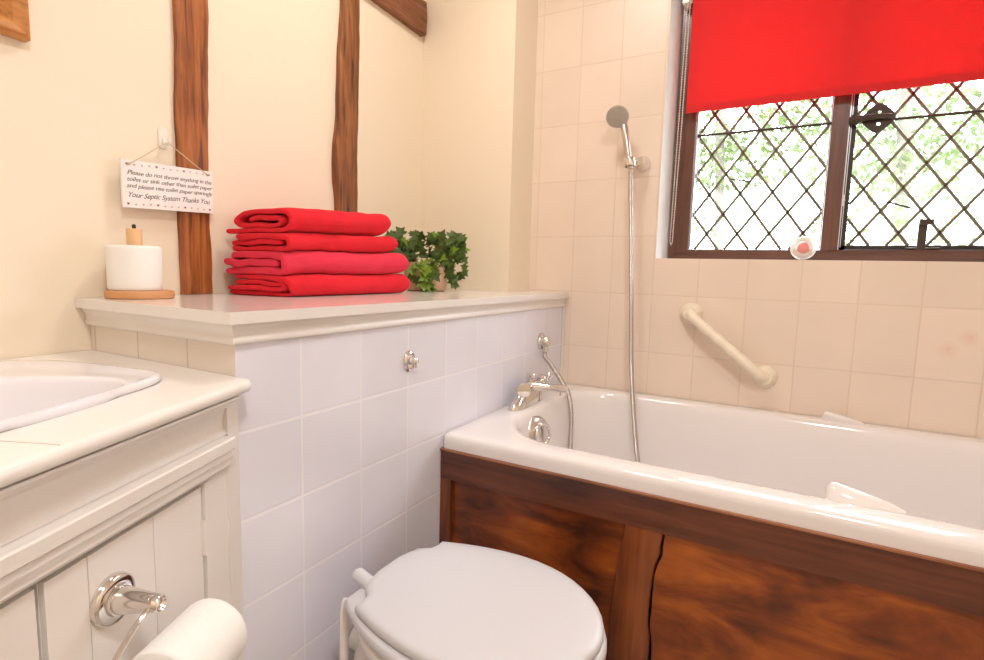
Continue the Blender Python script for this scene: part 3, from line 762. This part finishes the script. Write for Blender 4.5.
# ------------------------------------------------------------------ potted ivy
PX, PY = -.335, -.415
pt = thing('potted_ivy', 'ivy plant in a peach coloured pot beside the towels', 'potted plant', (PX, PY, ST))
obj('pot', lathe((PX, PY, ST), (0, 0, 1), [(0, .060), (.004, .066), (.05, .074), (.088, .079), (.095, .080), (.095, .073), (.080, .070)], 40), 'pot', pt)
obj('soil', lathe((PX, PY, ST+.075), (0, 0, 1), [(0, .066), (.008, .066), (.010, .03), (.011, .001)], 24), 'soil', pt)
def leaf(bm, p, d, nrm_, s):
    d = Vector(d).normalized(); nn = Vector(nrm_); a = d.cross(nn)
    if a.length < .1: a = d.cross(Vector((.3, .9, .2)))
    a.normalize(); nn = a.cross(d)
    outl = [(0, 0), (-.12, .22), (-.05, .55), (.20, .34), (.42, .62), (.55, .26), (1.0, 0), (.55, -.26), (.42, -.62), (.20, -.34), (-.05, -.55), (-.12, -.22)]
    vs = []
    for u, v in outl:
        w_ = Vector(p)+d*u*s+a*v*s+nn*(abs(v)*.28-.18*u*u)*s; w_.z = max(w_.z, ST+.0015); w_.x = max(w_.x, wallp(w_.y).x+.003); vs.append(bm.verts.new(w_))
    c = Vector(p)+d*.36*s+nn*.02*s; c.z = max(c.z, ST+.0015); c = bm.verts.new(c)
    for i in range(len(vs)): bm.faces.new((vs[i], vs[(i+1) % len(vs)], c))
rnd = random.Random(21)
dk, lt, stm = bmesh.new(), bmesh.new(), bmesh.new()
def inroom(p): return p.x > wallp(p.y).x+.012 and p.y < -.19
# canopy
view = (Vector((.753, -1.892, .978))-Vector((PX, PY, 1.0))).normalized(); side = Vector((.83, .56, 0))
side = Vector((-view.y, view.x, 0)).normalized()
if side.y < 0: side = -side
cnt = 0
while cnt < 92:
    a = rnd.uniform(0, 2*PI); rr = math.sqrt(rnd.random()); 
    p = Vector((PX, PY, ST+.085)) + side*(.122*rr*math.cos(a)+.0) + Vector((view.x, view.y, 0))*(.085*rr*math.sin(a)) + Vector((0, 0, rnd.uniform(-.015, .115)*(1-.40*rr)+.03*rr*abs(math.cos(a))))
    if not inroom(p): continue
    cnt += 1
    dd = (p-Vector((PX, PY, ST+.06))).normalized()+Vector((rnd.uniform(-.5, .5), rnd.uniform(-.5, .5), rnd.uniform(-.5, .15)))
    nn = view*.8+Vector((rnd.uniform(-.6, .6), rnd.uniform(-.6, .6), .5))
    tip = Vector(p)+dd.normalized()*.03
    if not inroom(tip): continue
    leaf(dk if rnd.random() < .86 else lt, p, dd, nn, rnd.uniform(.026, .042))
# trailing strands
def strand(pts, nl, light=0., s=.026):
    P = smooth_path(pts, 6); add_tube(stm, P, .0011, 5)
    for i in range(nl):
        p = P[int((i+.6)/nl*(len(P)-1))]
        dd = Vector((rnd.uniform(-.6, .6), rnd.uniform(-.6, .6), rnd.uniform(-1, .1))) + side*rnd.uniform(-.8, .8)
        if not inroom(p+dd.normalized()*.028): dd.x = abs(dd.x); dd.y = -abs(dd.y)
        leaf(lt if rnd.random() < light else dk, p+Vector((0, 0, 0)), dd, view+Vector((rnd.uniform(-.4, .4), rnd.uniform(-.4, .4), .3)), rnd.uniform(.95, 1.45)*s)
cz = Vector((PX, PY, 0)); vv = Vector((view.x, view.y, 0)).normalized()
def at(sd, vw, z): return cz+side*sd+vv*vw+Vector((0, 0, ST+z))
strand([at(.01, .06, .09), at(.0, .088, .085), at(.0, .092, .05), at(.005, .09, .02), at(.01, .092, .012)], 16, .75, .03)
strand([at(-.02, .06, .09), at(-.03, .085, .085), at(-.038, .084, .055), at(-.04, .082, .032)], 6, .1, .024)
strand([at(.02, .06, .09), at(.02, .09, .08), at(.025, .089, .05)], 7, .3, .027)
strand([at(.06, .03, .09), at(.075, .05, .10), at(.082, .05, .06), at(.085, .05, .02)], 12, .0, .026)
strand([at(.05, .0, .10), at(.09, .02, .155), at(.115, .03, .135), at(.122, .03, .07), at(.11, .03, .055)], 11, 0, .025)
strand([at(.04, .0, .10), at(.07, .01, .17), at(.10, .02, .165), at(.115, .02, .15)], 6, 0, .024)
strand([at(-.04, 0, .10), at(-.08, .01, .13), at(-.11, .02, .17), at(-.128, .02, .195)], 7, 0, .026)
strand([at(-.03, .03, .09), at(-.07, .05, .11), at(-.10, .05, .10), at(-.12, .05, .075)], 9, .1, .028)
strand([at(-.04, 0, .10), at(-.07, .02, .12), at(-.09, .02, .17), at(-.10, .02, .20)], 6, 0, .023)
for b in (dk, lt): bmesh.ops.solidify(b, geom=b.faces[:], thickness=.0003)
for nm, b, m in (('foliage', dk, 'leaf'), ('foliage', lt, 'leaf2')):
    o = obj(nm, b, m, pt, ang=80)
    if m == 'leaf2': o['label'] = 'yellow-green young leaves'
obj('vines', stm, 'stem', pt)

# ------------------------------------------------------------------ bath
bt = thing('bathtub', 'white bathtub along the tiled window wall', 'bathtub', (.85, -.4, 0))
RT = .565; BXR = 1.725
def R3(x0, x1, y0, y1, r, z, n=10): return [(x, y, z) for x, y in rrect(x0, x1, y0, y1, r, n)]
e_ = .0012
rings = [R3(e_+.012, BXR-.012, -.780, -e_-.003, (.02, .02, .01, .01), .5275),
         R3(e_, BXR, -.7975, -e_, (.014, .014, .006, .006), .5275),
         R3(e_, BXR, -.7975, -e_, (.014, .014, .006, .006), .546),
         R3(e_+.001, BXR, -.7965, -e_, (.014, .014, .006, .006), .555),
         R3(e_+.003, BXR-.002, -.7930, -e_-.003, (.014, .014, .006, .006), .562),
         R3(e_+.010, BXR-.008, -.7850, -e_-.008, (.014, .014, .006, .006), RT),
         R3(.080, BXR-.06, -.730, -.060, (.205, .18, .15, .15), RT),
         R3(.090, BXR-.07, -.718, -.068, (.20, .18, .15, .15), RT-.003),
         R3(.097, BXR-.078, -.711, -.075, (.20, .18, .15, .15), RT-.012),
         R3(.101, BXR-.084, -.706, -.080, (.20, .18, .15, .15), RT-.03),
         R3(.125, BXR-.15, -.692, -.094, (.19, .17, .14, .14), .42),
         R3(.150, BXR-.24, -.672, -.112, (.18, .16, .13, .13), .27),
         R3(.175, BXR-.30, -.650, -.135, (.17, .15, .12, .12), .19),
         R3(.215, BXR-.35, -.615, -.170, (.15, .13, .10, .10), .155),
         R3(.30, BXR-.45, -.52, -.26, (.08, .08, .06, .06), .145)]
obj('tub', loft(rings, cap0=False), 'ceramic', bt, ang=70)
# handgrips moulded on the rim
def grip(label_y, y, x0, x1, flip):
    b = bmesh.new(); rings = []
    n = 16
    for i in range(n+1):
        f = i/n; x = x0+(x1-x0)*f
        hgt = .030*(1-f)**.75*min(1, f*9+.35)+.004; w = .021*(.55+.45*math.sin(PI*min(1, f*1.1+.12)))
        if f > .96: w *= .6
        lean = .012*(1-f)*flip
        rings.append([Vector((x, y+lean*max(0, math.sin(a))+w*math.cos(a), RT-.003+hgt*max(0, math.sin(a))**.8)) if math.sin(a) > 0 else Vector((x, y+w*math.cos(a), RT-.003)) for a in [2*PI*k/20 for k in range(20)]])
    add_loft(b, rings); return obj('hand_grip', b, 'ceramic', bt, ang=60)
grip('f', -.712, .838, .962, 1); grip('b', -.040, .858, .966, -1)
# overflow with rotary waste control on the tap end
OY, OZ = -.452, .492; ox = .113
tilt = Vector((1, -.30, .20)).normalized()
ov = obj('overflow_plate', lathe((ox-.004, OY, OZ), tilt, [(-.012, .055), (.004, .055), (.012, .051), (.018, .042), (.020, .032)], 40), 'chrome_soft', bt)
bm = bmesh.new(); add_lathe(bm, Vector((ox-.004, OY, OZ))+tilt*.019, tilt, [(0, .034), (.012, .035), (.015, .032), (.014, .026), (.010, .024), (.010, .001)], 36)
o3 = Vector((ox-.004, OY, OZ))+tilt*.033; add_tube(bm, [o3+Vector((0, 0, -.026)), o3+Vector((.002, 0, 0)), o3+Vector((0, 0, .026))], [.005, .007, .005], 12)
obj('overflow_knob', bm, 'chrome', ov)
obj('waste', lathe((.33, -.39, .147), (0, 0, 1), [(0, .033), (.003, .033), (.004, .026), (.002, .02)], 30), 'chrome', bt)
# bath panel in stained wood
bp_ = thing('bath_surround', 'dark stained wooden bath panel with a crooked centre stile below the rim', 'bath panel', (.85, -.79, 0))
YP = -.8000
obj('top_rail', box((.0015, YP, .4485), (BXR, YP+.022, .5230)), 'rail', bp_, bevel=.002)
tag(obj('worn_edge', box((.0015, YP-.004, .5228), (BXR, YP+.010, .5272)), 'worn', bp_, bevel=.0008), 'worn pale brown top edge of the rail')
obj('end_stile', box((.0015, YP, .001), (.033, YP+.022, .4478)), 'mid', bp_, bevel=.002)
obj('end_stile', box((BXR-.06, YP, .001), (BXR, YP+.022, .4478)), 'mid', bp_, bevel=.002)
def stile_edges(z):
    f = (.448-z)/.27
    xl = .479-.022*math.sin(min(1, f)*PI/2)+.003*noise.noise(Vector((z*20, 0, 0)))
    xr = .556-.012*min(1, f*1.4)-.008*max(0, math.sin(f*PI))+.003*noise.noise(Vector((z*22, 5, 0)))+(.006*math.exp(-((z-.398)/.012)**2))
    return xl, xr
obj('infill_board', box((.0335, YP+.012, .079), (.500, YP+.0195, .4478)), 'panel', bp_, smooth=False)
rows = []
for i in range(33):
    z = .079+(.4478-.079)*i/32; x0 = stile_edges(z)[1]+.0045+.0012*math.sin(z*50)
    rows.append([(x0, YP+.010, z), (BXR-.061, YP+.010, z), (BXR-.061, YP+.0195, z), (x0+.002, YP+.0195, z)])
obj('infill_board', loft(rows), 'panel', bp_, ang=40)
obj('bottom_rail', box((.0335, YP, .001), (BXR-.061, YP+.022, .078)), 'rail', bp_, bevel=.002)
rings = []
for i in range(25):
    z = .0785+(.4480-.0785)*i/24; xl, xr = stile_edges(z)
    rings.append([(xl, YP+.011, z), (xl+.001, YP+.002, z), (xl+.004, YP, z), (xr-.004, YP, z), (xr-.001, YP+.002, z), (xr, YP+.011, z)])
obj('centre_stile', loft(rings), 'mid', bp_, ang=50)

# ------------------------------------------------------------------ mixer tap on the bath
mt = thing('bath_mixer_tap', 'chrome bath mixer tap on the tap-end rim', 'tap', (.05, -.42, RT))
X0 = .050
bm = bmesh.new()
def body_ring(y, z, w, h): return [Vector((X0+w*math.cos(a), y, z+h*math.sin(a))) for a in [2*PI*k/20 for k in range(20)]]
# swept wedge base: feet on the rim rising into the bar
b = bmesh.new()
def slab(y0_, y1_, z0_, z1_, w0, w1): add_loft(b, [[(X0-w0, y0_, z0_), (X0+w0, y0_, z0_), (X0+w0, y1_, z0_), (X0-w0, y1_, z0_)], [(X0-w1, y0_+.02, z1_), (X0+w1, y0_+.02, z1_), (X0+w1, y1_-.01, z1_), (X0-w1, y1_-.01, z1_)]])
add_loft(b, [[Vector((X0+w*math.cos(a), yc+ly*math.copysign(abs(math.sin(a))**.5, math.sin(a)), z)) for a in [2*PI*k/32 for k in range(32)]] for yc, ly, w, z in ((-.402, .106, .024, RT+.0005), (-.402, .107, .0245, RT+.006), (-.398, .100, .021, RT+.018), (-.385, .082, .018, RT+.034), (-.382, .070, .016, RT+.045))])
obj('tap_body', b, 'chrome', mt, ang=60)
ZB = RT+.054
b = bmesh.new(); add_loft(b, [body_ring(y, z, w, h) for y, z, w, h in ((-.440, ZB, .012, .012), (-.434, ZB, .019, .017), (-.38, ZB+.002, .020, .017), (-.31, ZB, .019, .017), (-.304, ZB, .012, .012))])
obj('mixer_bar', b, 'chrome', mt)
b = bmesh.new(); add_lathe(b, (X0+.004, -.430, ZB), (.45, -1, .05), [(0, .014), (.008, .021), (.020, .0235), (.025, .021), (.026, .001)], 30); obj('tap_handle', b, 'chrome', mt)
b = bmesh.new(); add_lathe(b, (X0, -.310, ZB), (0, 1, .05), [(0, .014), (.010, .022), (.024, .0235), (.028, .021), (.029, .001)], 30); obj('tap_handle', b, 'chrome', mt)
b = bmesh.new(); add_lathe(b, (X0, -.375, ZB+.012), (0, 0, 1), [(0, .012), (.008, .012), (.010, .0135), (.026, .0145), (.029, .012), (.029, .001)], 24)
obj('temperature_knob', b, 'chrome', mt)
b = bmesh.new(); add_lathe(b, (X0+.03, -.322, ZB+.006), (.4, .1, 1), [(0, .008), (.016, .0075), (.020, .012), (.032, .0125), (.036, .009)], 20); obj('diverter_knob', b, 'chrome', mt)
sp_pts = smooth_path([(X0, -.385, ZB+.002), (X0+.04, -.375, ZB+.003), (X0+.080, -.366, ZB+.003), (X0+.118, -.358, ZB+.001)], 6)
b = bmesh.new(); add_tube(b, sp_pts, [.019-.007*min(1, i/9)+.002*max(0, (i-12)/6) for i in range(len(sp_pts))], 18, flat=.9)
add_tube(b, [(X0+.106, -.361, ZB), (X0+.106, -.361, ZB-.020)], [.011, .012], 16); obj('spout', b, 'chrome', mt)

# ------------------------------------------------------------------ shower: outlet elbow, hose, bracket, handset
el = thing('shower_outlet', 'round chrome shower outlet elbow on the boxing above the mixer tap', 'shower outlet', (0, -.194, .741))
EY, EZ = -.200, .742
b = bmesh.new(); add_lathe(b, (.0006, EY, EZ), (1, 0, 0), [(0, .029), (.006, .029), (.010, .026), (.011, .019)], 32); obj('wall_rose', b, 'chrome', el)
b = bmesh.new(); add_lathe(b, (.008, EY, EZ), (1, 0, 0), [(0, .020), (.020, .020), (.026, .016), (.027, .001)], 28); add_tube(b, [(.020, EY, EZ), (.020, EY, EZ-.036)], [.012, .011], 16); obj('elbow', b, 'chrome', el)
hose_pts = [(.020, EY, EZ-.032), (.022, EY-.002, EZ-.055), (.045, EY-.006, .665), (.092, -.212, .610), (.120, -.218, .570), (.136, -.228, .500), (.142, -.240, .400), (.150, -.255, .280), (.190, -.275, .185), (.260, -.300, .168), (.345, -.300, .167), (.400, -.255, .200), (.370, -.185, .300), (.345, -.165, .400), (.312, -.118, .550), (.290, -.088, .700), (.278, -.082, .894), (.266, -.080, 1.10), (.256, -.080, 1.25), (.252, -.078, 1.322)]
hp = smooth_path(hose_pts, 14)
L_ = 0; rad = []
for i, p in enumerate(hp): rad.append(.0078)
b = bmesh.new(); add_tube(b, hp, rad, 12)
hm = mat('ribbed hose metal', (.55, .50, .47), .25, metal=1)
nt = hm.node_tree; wv = nt.nodes.new('ShaderNodeTexWave'); wv.bands_direction = 'Z'; wv.inputs['Scale'].default_value = 90; tcc = nt.nodes.new('ShaderNodeTexCoord'); bpn = nt.nodes.new('ShaderNodeBump'); bpn.inputs['Distance'].default_value = .002; bpn.inputs['Strength'].default_value = .5
nt.links.new(tcc.outputs['Object'], wv.inputs['Vector']); nt.links.new(wv.outputs['Fac'], bpn.inputs['Height']); nt.links.new(bpn.outputs['Normal'], nt.nodes['Principled BSDF'].inputs['Normal'])
M['hose'] = hm
tag(obj('shower_hose', b, 'hose'), 'long ribbed chrome shower hose looping down into the bath', 'shower hose')
sb = thing('shower_bracket', 'chrome wall bracket holding the shower handset', 'bracket', (.27, 0, 1.36))
b = bmesh.new(); add_lathe(b, (.272, -.0006, 1.358), (0, -1, 0), [(0, .026), (.006, .026), (.012, .022), (.030, .015), (.045, .014), (.062, .014)], 28); obj('mount', b, 'chrome', sb)
b = bmesh.new()
dv = Vector((-.12, .0, 1)).normalized(); cc_ = Vector((.246, -.079, 1.352))
add_lathe(b, cc_-dv*.014, dv, [(0, .0150), (0, .0195), (.002, .0205), (.026, .0205), (.028, .0195), (.028, .0150), (0, .0150)], 28, caps=False)
add_tube(b, [(.268, -.066, 1.358), (.258, -.066, 1.356)], .008, 10)
obj('clip', b, 'chrome', sb)
sh = thing('shower_handset', 'round-headed chrome shower handset in the wall bracket', 'shower head', (.246, -.079, 1.34))
hpth = smooth_path([(.2508, -.079, 1.330), (.246, -.079, 1.352), (.238, -.080, 1.39), (.228, -.078, 1.44), (.218, -.070, 1.475), (.206, -.064, 1.495)], 6)
b = bmesh.new(); add_tube(b, hpth, [.0085, .0090, .0092, .0094, .0096, .0098]+[.0098+.0002*i for i in range(len(hpth)-6)], 18)
obj('handle', b, 'chrome_soft', sh)
hd_ = Vector((.25, -.80, -.62)).normalized(); hc = Vector((.204, -.100, 1.497))
b = bmesh.new(); add_lathe(b, hc-hd_*.026, hd_, [(0, .010), (.004, .022), (.012, .032), (.020, .0365), (.026, .0375), (.029, .036)], 40); obj('head', b, 'chrome_soft', sh)
b = bmesh.new(); add_lathe(b, hc+hd_*.0025, hd_, [(0, .0345), (.0018, .0335), (.0022, .001)], 36)
for k in range(36):
    rr_ = (.010, .019, .028)[k % 3]; aa = 2*PI*k/12 + (k % 3)*.2
    _, a1, a2 = basis(hd_); q = hc+hd_*.0045+(a1*math.cos(aa)+a2*math.sin(aa))*rr_
    add_lathe(b, q, hd_, [(0, .0014), (.0016, .001)], 6)
obj('spray_face', b, 'spray', sh)

# ------------------------------------------------------------------ grab rail
gr = thing('grab_rail', 'cream plastic grab rail mounted at a slant on the tiles under the window', 'grab rail', (.577, 0, .76))
A0, B0 = Vector((.462, 0, .856)), Vector((.696, 0, .668))
dr = (B0-A0).normalized()
gp = smooth_path([A0+Vector((0, -.008, 0)), A0+Vector((0, -.030, 0))+dr*.004, A0+Vector((0, -.052, 0))+dr*.026, A0.lerp(B0, .3)+Vector((0, -.056, 0)), A0.lerp(B0, .5)+Vector((0, -.057, 0)), A0.lerp(B0, .7)+Vector((0, -.056, 0)), B0+Vector((0, -.052, 0))-dr*.026, B0+Vector((0, -.030, 0))-dr*.004, B0+Vector((0, -.008, 0))], 10)
b = bmesh.new(); rr = []
for i, p in enumerate(gp):
    f = i/(len(gp)-1); rr.append(.0170+.0012*math.sin(f*60)*(1 if .25 < f < .75 else 0)+.007*max(0, abs(f-.5)*2-.72)/.28)
add_tube(b, gp, rr, 20); obj('rail', b, 'plastic', gr)
for q in (A0, B0):
    b = bmesh.new(); add_lathe(b, q-Vector((0, .0006, 0)), (0, -1, 0), [(0, .036), (.006, .0365), (.014, .034), (.024, .028), (.034, .021)], 36); fo = obj('flange', b, 'plastic', gr)

# ------------------------------------------------------------------ toilet
TY = -1.146
tl = thing('toilet', 'white toilet with closed lid in front of the tiled boxing', 'toilet', (.3, TY, 0))
def lid_outline(x0, x1, hw, rear, n=22, tongue=.0):
    """rounded nose, flat sides, squared rear corners and a scalloped tongue at the hinges"""
    pts = []
    xc = x0+(x1-x0)*.46; L = x1-xc
    for i in range(n+1):
        a = -PI/2 + PI*i/n
        pts.append((xc+L*max(0, math.cos(a))**.98, hw*math.copysign(abs(math.sin(a))**1.04, math.sin(a))))
    k = 8; side = []
    for i in range(1, k+1):
        f = i/k; side.append((xc+(x0-xc)*f, hw+(rear-hw)*f**1.9))
    if tongue: side += [(x0+.001, rear-.018), (x0-.004, rear-.034), (x0-.020, rear-.046), (x0-tongue+.006, rear-.068), (x0-tongue, rear-.098)]
    return pts + side + [(x, -y) for x, y in side[::-1]]
def T3d(pts, z, sc=1., cx=.35): return [(cx+(x-cx)*sc, TY+y*sc, z) for x, y in pts]
lo = lid_outline(.158, .540, .164, .126, tongue=.038)
rings = [T3d(lo, 0.4065, .965), T3d(lo, 0.4055, .985), T3d(lo, 0.4075, .998), T3d(lo, 0.4130, 1.0), T3d(lo, 0.4180, .994), T3d(lo, 0.4215, .975), T3d(lo, 0.4230, .93), T3d(lo, 0.4242, .7), T3d(lo, 0.4250, .4), T3d(lo, 0.4252, .1)]
obj('lid', loft(rings), 'lid', tl, ang=55)
so_ = lid_outline(.110, .546, .171, .102)
rings = [T3d(so_, 0.3865, .97), T3d(so_, 0.3845, .985), T3d(so_, 0.3870, .998), T3d(so_, 0.3930, 1.0), T3d(so_, 0.3990, .995), T3d(so_, 0.4035, .975), T3d(so_, 0.4045, .90), T3d(so_, 0.4045, .5)]
obj('seat', loft(rings), 'lid', tl, ang=55)
b = bmesh.new(); add_tube(b, [(.150, TY-.058, .406), (.090, TY-.046, .412), (.086, TY-.045, .412)], [.013, .013, .009], 18); obj('lid_buffer', b, 'lid', tl)
for sy in (-1, 1):
    b = bmesh.new(); add_lathe(b, (.168, TY+sy*.078, .3825), (0, 0, 1), [(0, .010), (.004, .010)], 20); obj('hinge', b, 'lid', tl)
# bowl and pedestal
def bowl_ring(x0, x1, hw, z, ex=2.3, n=48, rx=None):
    cx = (x0+x1)/2; out = []
    for i in range(n):
        a = 2*PI*i/n; c, s_ = math.cos(a), math.sin(a)
        out.append((cx+(x1-x0)/2*math.copysign(abs(c)**(2/ex), c), TY+hw*math.copysign(abs(s_)**(2/ex), s_), z))
    return out
rings = [bowl_ring(.20, .44, .105, 0.0010), bowl_ring(.195, .445, .110, 0.0200), bowl_ring(.20, .43, .098, 0.0800), bowl_ring(.19, .43, .095, 0.1600), bowl_ring(.165, .46, .115, 0.2400), bowl_ring(.135, .505, .145, 0.2990), bowl_ring(.115, .525, .160, 0.3410), bowl_ring(.108, .535, .166, 0.3570), bowl_ring(.106, .538, .168, 0.3740), bowl_ring(.110, .535, .166, 0.3825), bowl_ring(.125, .535, .160, 0.3850), bowl_ring(.16, .50, .13, 0.3830), bowl_ring(.18, .48, .11, 0.3490), bowl_ring(.22, .42, .07, 0.2600), bowl_ring(.26, .38, .03, 0.2200)]
obj('bowl', loft(rings), 'pan', tl, ang=60)
# rear shelf and trapway
b = bmesh.new(); P = smooth_path([(.20, TY-.02, .27), (.175, TY-.03, .30), (.150, TY-.04, .27), (.145, TY-.04, .18), (.150, TY-.03, .10), (.160, TY-.02, .002)], 8)
add_tube(b, P, [.055]*len(P), 24); add_lathe(b, (.146, TY-.04, .205), (0, 0, 1), [(0, .056), (.006, .064), (.02, .065), (.028, .058)], 28)
obj('trapway', b, 'pan', tl)
b = bmesh.new(); add_lathe(b, (.002, TY+.05, .20), (1, 0, 0), [(0, .032), (.06, .032), (.06, .027), (.15, .027)], 24); obj('flush_pipe', b, 'pvc', tl)
b = bmesh.new(); add_tube(b, smooth_path([(.096, TY-.080, .382), (.094, TY-.083, .372), (.093, TY-.085, .33), (.093, TY-.086, .20), (.093, TY-.086, .002)], 8), .0080, 14)
tag(obj('water_pipe', b, 'pvc'), 'thin white upright pipe tucked behind the left side of the toilet', 'pipe')

# ------------------------------------------------------------------ garden seen through the panes
GZ = -.15
tag(obj('lawn', box((-6, .6, GZ-.05), (9, 14, GZ)), 'lawn', smooth=False), 'pale lawn outside the window', 'lawn', kind='stuff')
def bush(label, cx, cy, cz, rx, ry, rz, n, m, seed, s=.06, name='garden_bush', trunk=True):
    rg = random.Random(seed); t = thing(name, label, 'tree' if 'tree' in name else 'bush', (cx, cy, GZ))
    b = bmesh.new()
    for i in range(n):
        while True:
            v = Vector((rg.uniform(-1, 1), rg.uniform(-1, 1), rg.uniform(-1, 1)))
            if .35 < v.length < 1: break
        k = 1+.25*noise.noise(v*2.3+Vector((seed, 0, 0)))
        p = Vector((cx+v.x*rx*k, cy+v.y*ry*k, cz+v.z*rz*k))
        if p.z < GZ+.14: continue
        d = (v+Vector((rg.uniform(-1, 1), rg.uniform(-1, 1), rg.uniform(-1, .3)))).normalized(); _, a, c = basis(d)
        w = s*rg.uniform(.6, 1.2)
        b.faces.new([b.verts.new(q) for q in (p, p+d*w*.5+a*w*.3, p+d*w, p+d*w*.5-a*w*.3)])
    obj('foliage', b, m, t, smooth=False)
    if trunk:
        b = bmesh.new(); add_tube(b, smooth_path([(cx, cy, GZ+.002), (cx+.04, cy, (GZ+cz)/2), (cx-.03, cy, cz), (cx, cy, cz+rz*.5)]), [.035*s/.06]*9+[.03*s/.06]*8+[.02*s/.06]*8, 10); obj('trunk', b, 'bark', t)
    return t
bush('leafy young tree outside, seen behind the left panes under the blind', .12, 3.2, 2.45, .75, .5, .75, 3000, 'gleaf', 4, .075, 'garden_tree')
bush('loose green shrub outside beyond the left panes', -.25, 2.6, 1.25, .50, .4, .75, 1500, 'gleaf2', 9, .06, trunk=False)
bush('low green bush outside behind the lower right panes', 1.55, 2.5, .95, .95, .5, .85, 3200, 'gleaf2', 14, .06)
bush('tall pale tree outside behind the right panes', 1.55, 4.4, 2.7, 1.0, .6, .95, 2200, 'gleaf2', 23, .11, 'garden_tree')

# ------------------------------------------------------------------ lights
w = bpy.data.worlds.new('World'); SC.world = w; w.use_nodes = True
nt = w.node_tree; bg = nt.nodes['Background']
bg.inputs[0].default_value = (.84, .90, 1.0, 1); bg.inputs[1].default_value = 11
def ceiling_light(label, x, y, power, size, col):
    t = thing('ceiling_light', label, 'ceiling light', (x, y, H))
    b = bmesh.new(); add_lathe(b, (x, y, H-.001), (0, 0, -1), [(0, .10), (.012, .10), (.018, .085)], 32); obj('fitting', b, 'white_gloss', t)
    l = bpy.data.lights.new('lamp', 'AREA'); l.shape = 'DISK'; l.size = size; l.energy = power; l.color = col
    lo_ = bpy.data.objects.new('lamp', l); C.objects.link(lo_); lo_.location = (x, y, H-.024)
    lo_.parent = t; lo_.location = (0, 0, -.024)
ceiling_light('round ceiling light near the bath corner of the room', .12, -.80, 7.0, .24, (1, .95, .87))
ceiling_light('added fill light in a round ceiling fitting behind the camera', 1.05, -1.95, 16.5, .24, (1, .985, 1.0))  # second lamp, added out of view as camera-side fill

SC.view_settings.view_transform = 'Standard'; SC.view_settings.look = 'None'; SC.view_settings.gamma = 1
SC.view_settings.use_curve_mapping = False
SC.view_settings.exposure = .24
SC.cycles.max_bounces = 8; SC.cycles.diffuse_bounces = 5; SC.cycles.transparent_max_bounces = 12
SC.cycles.use_denoising = True
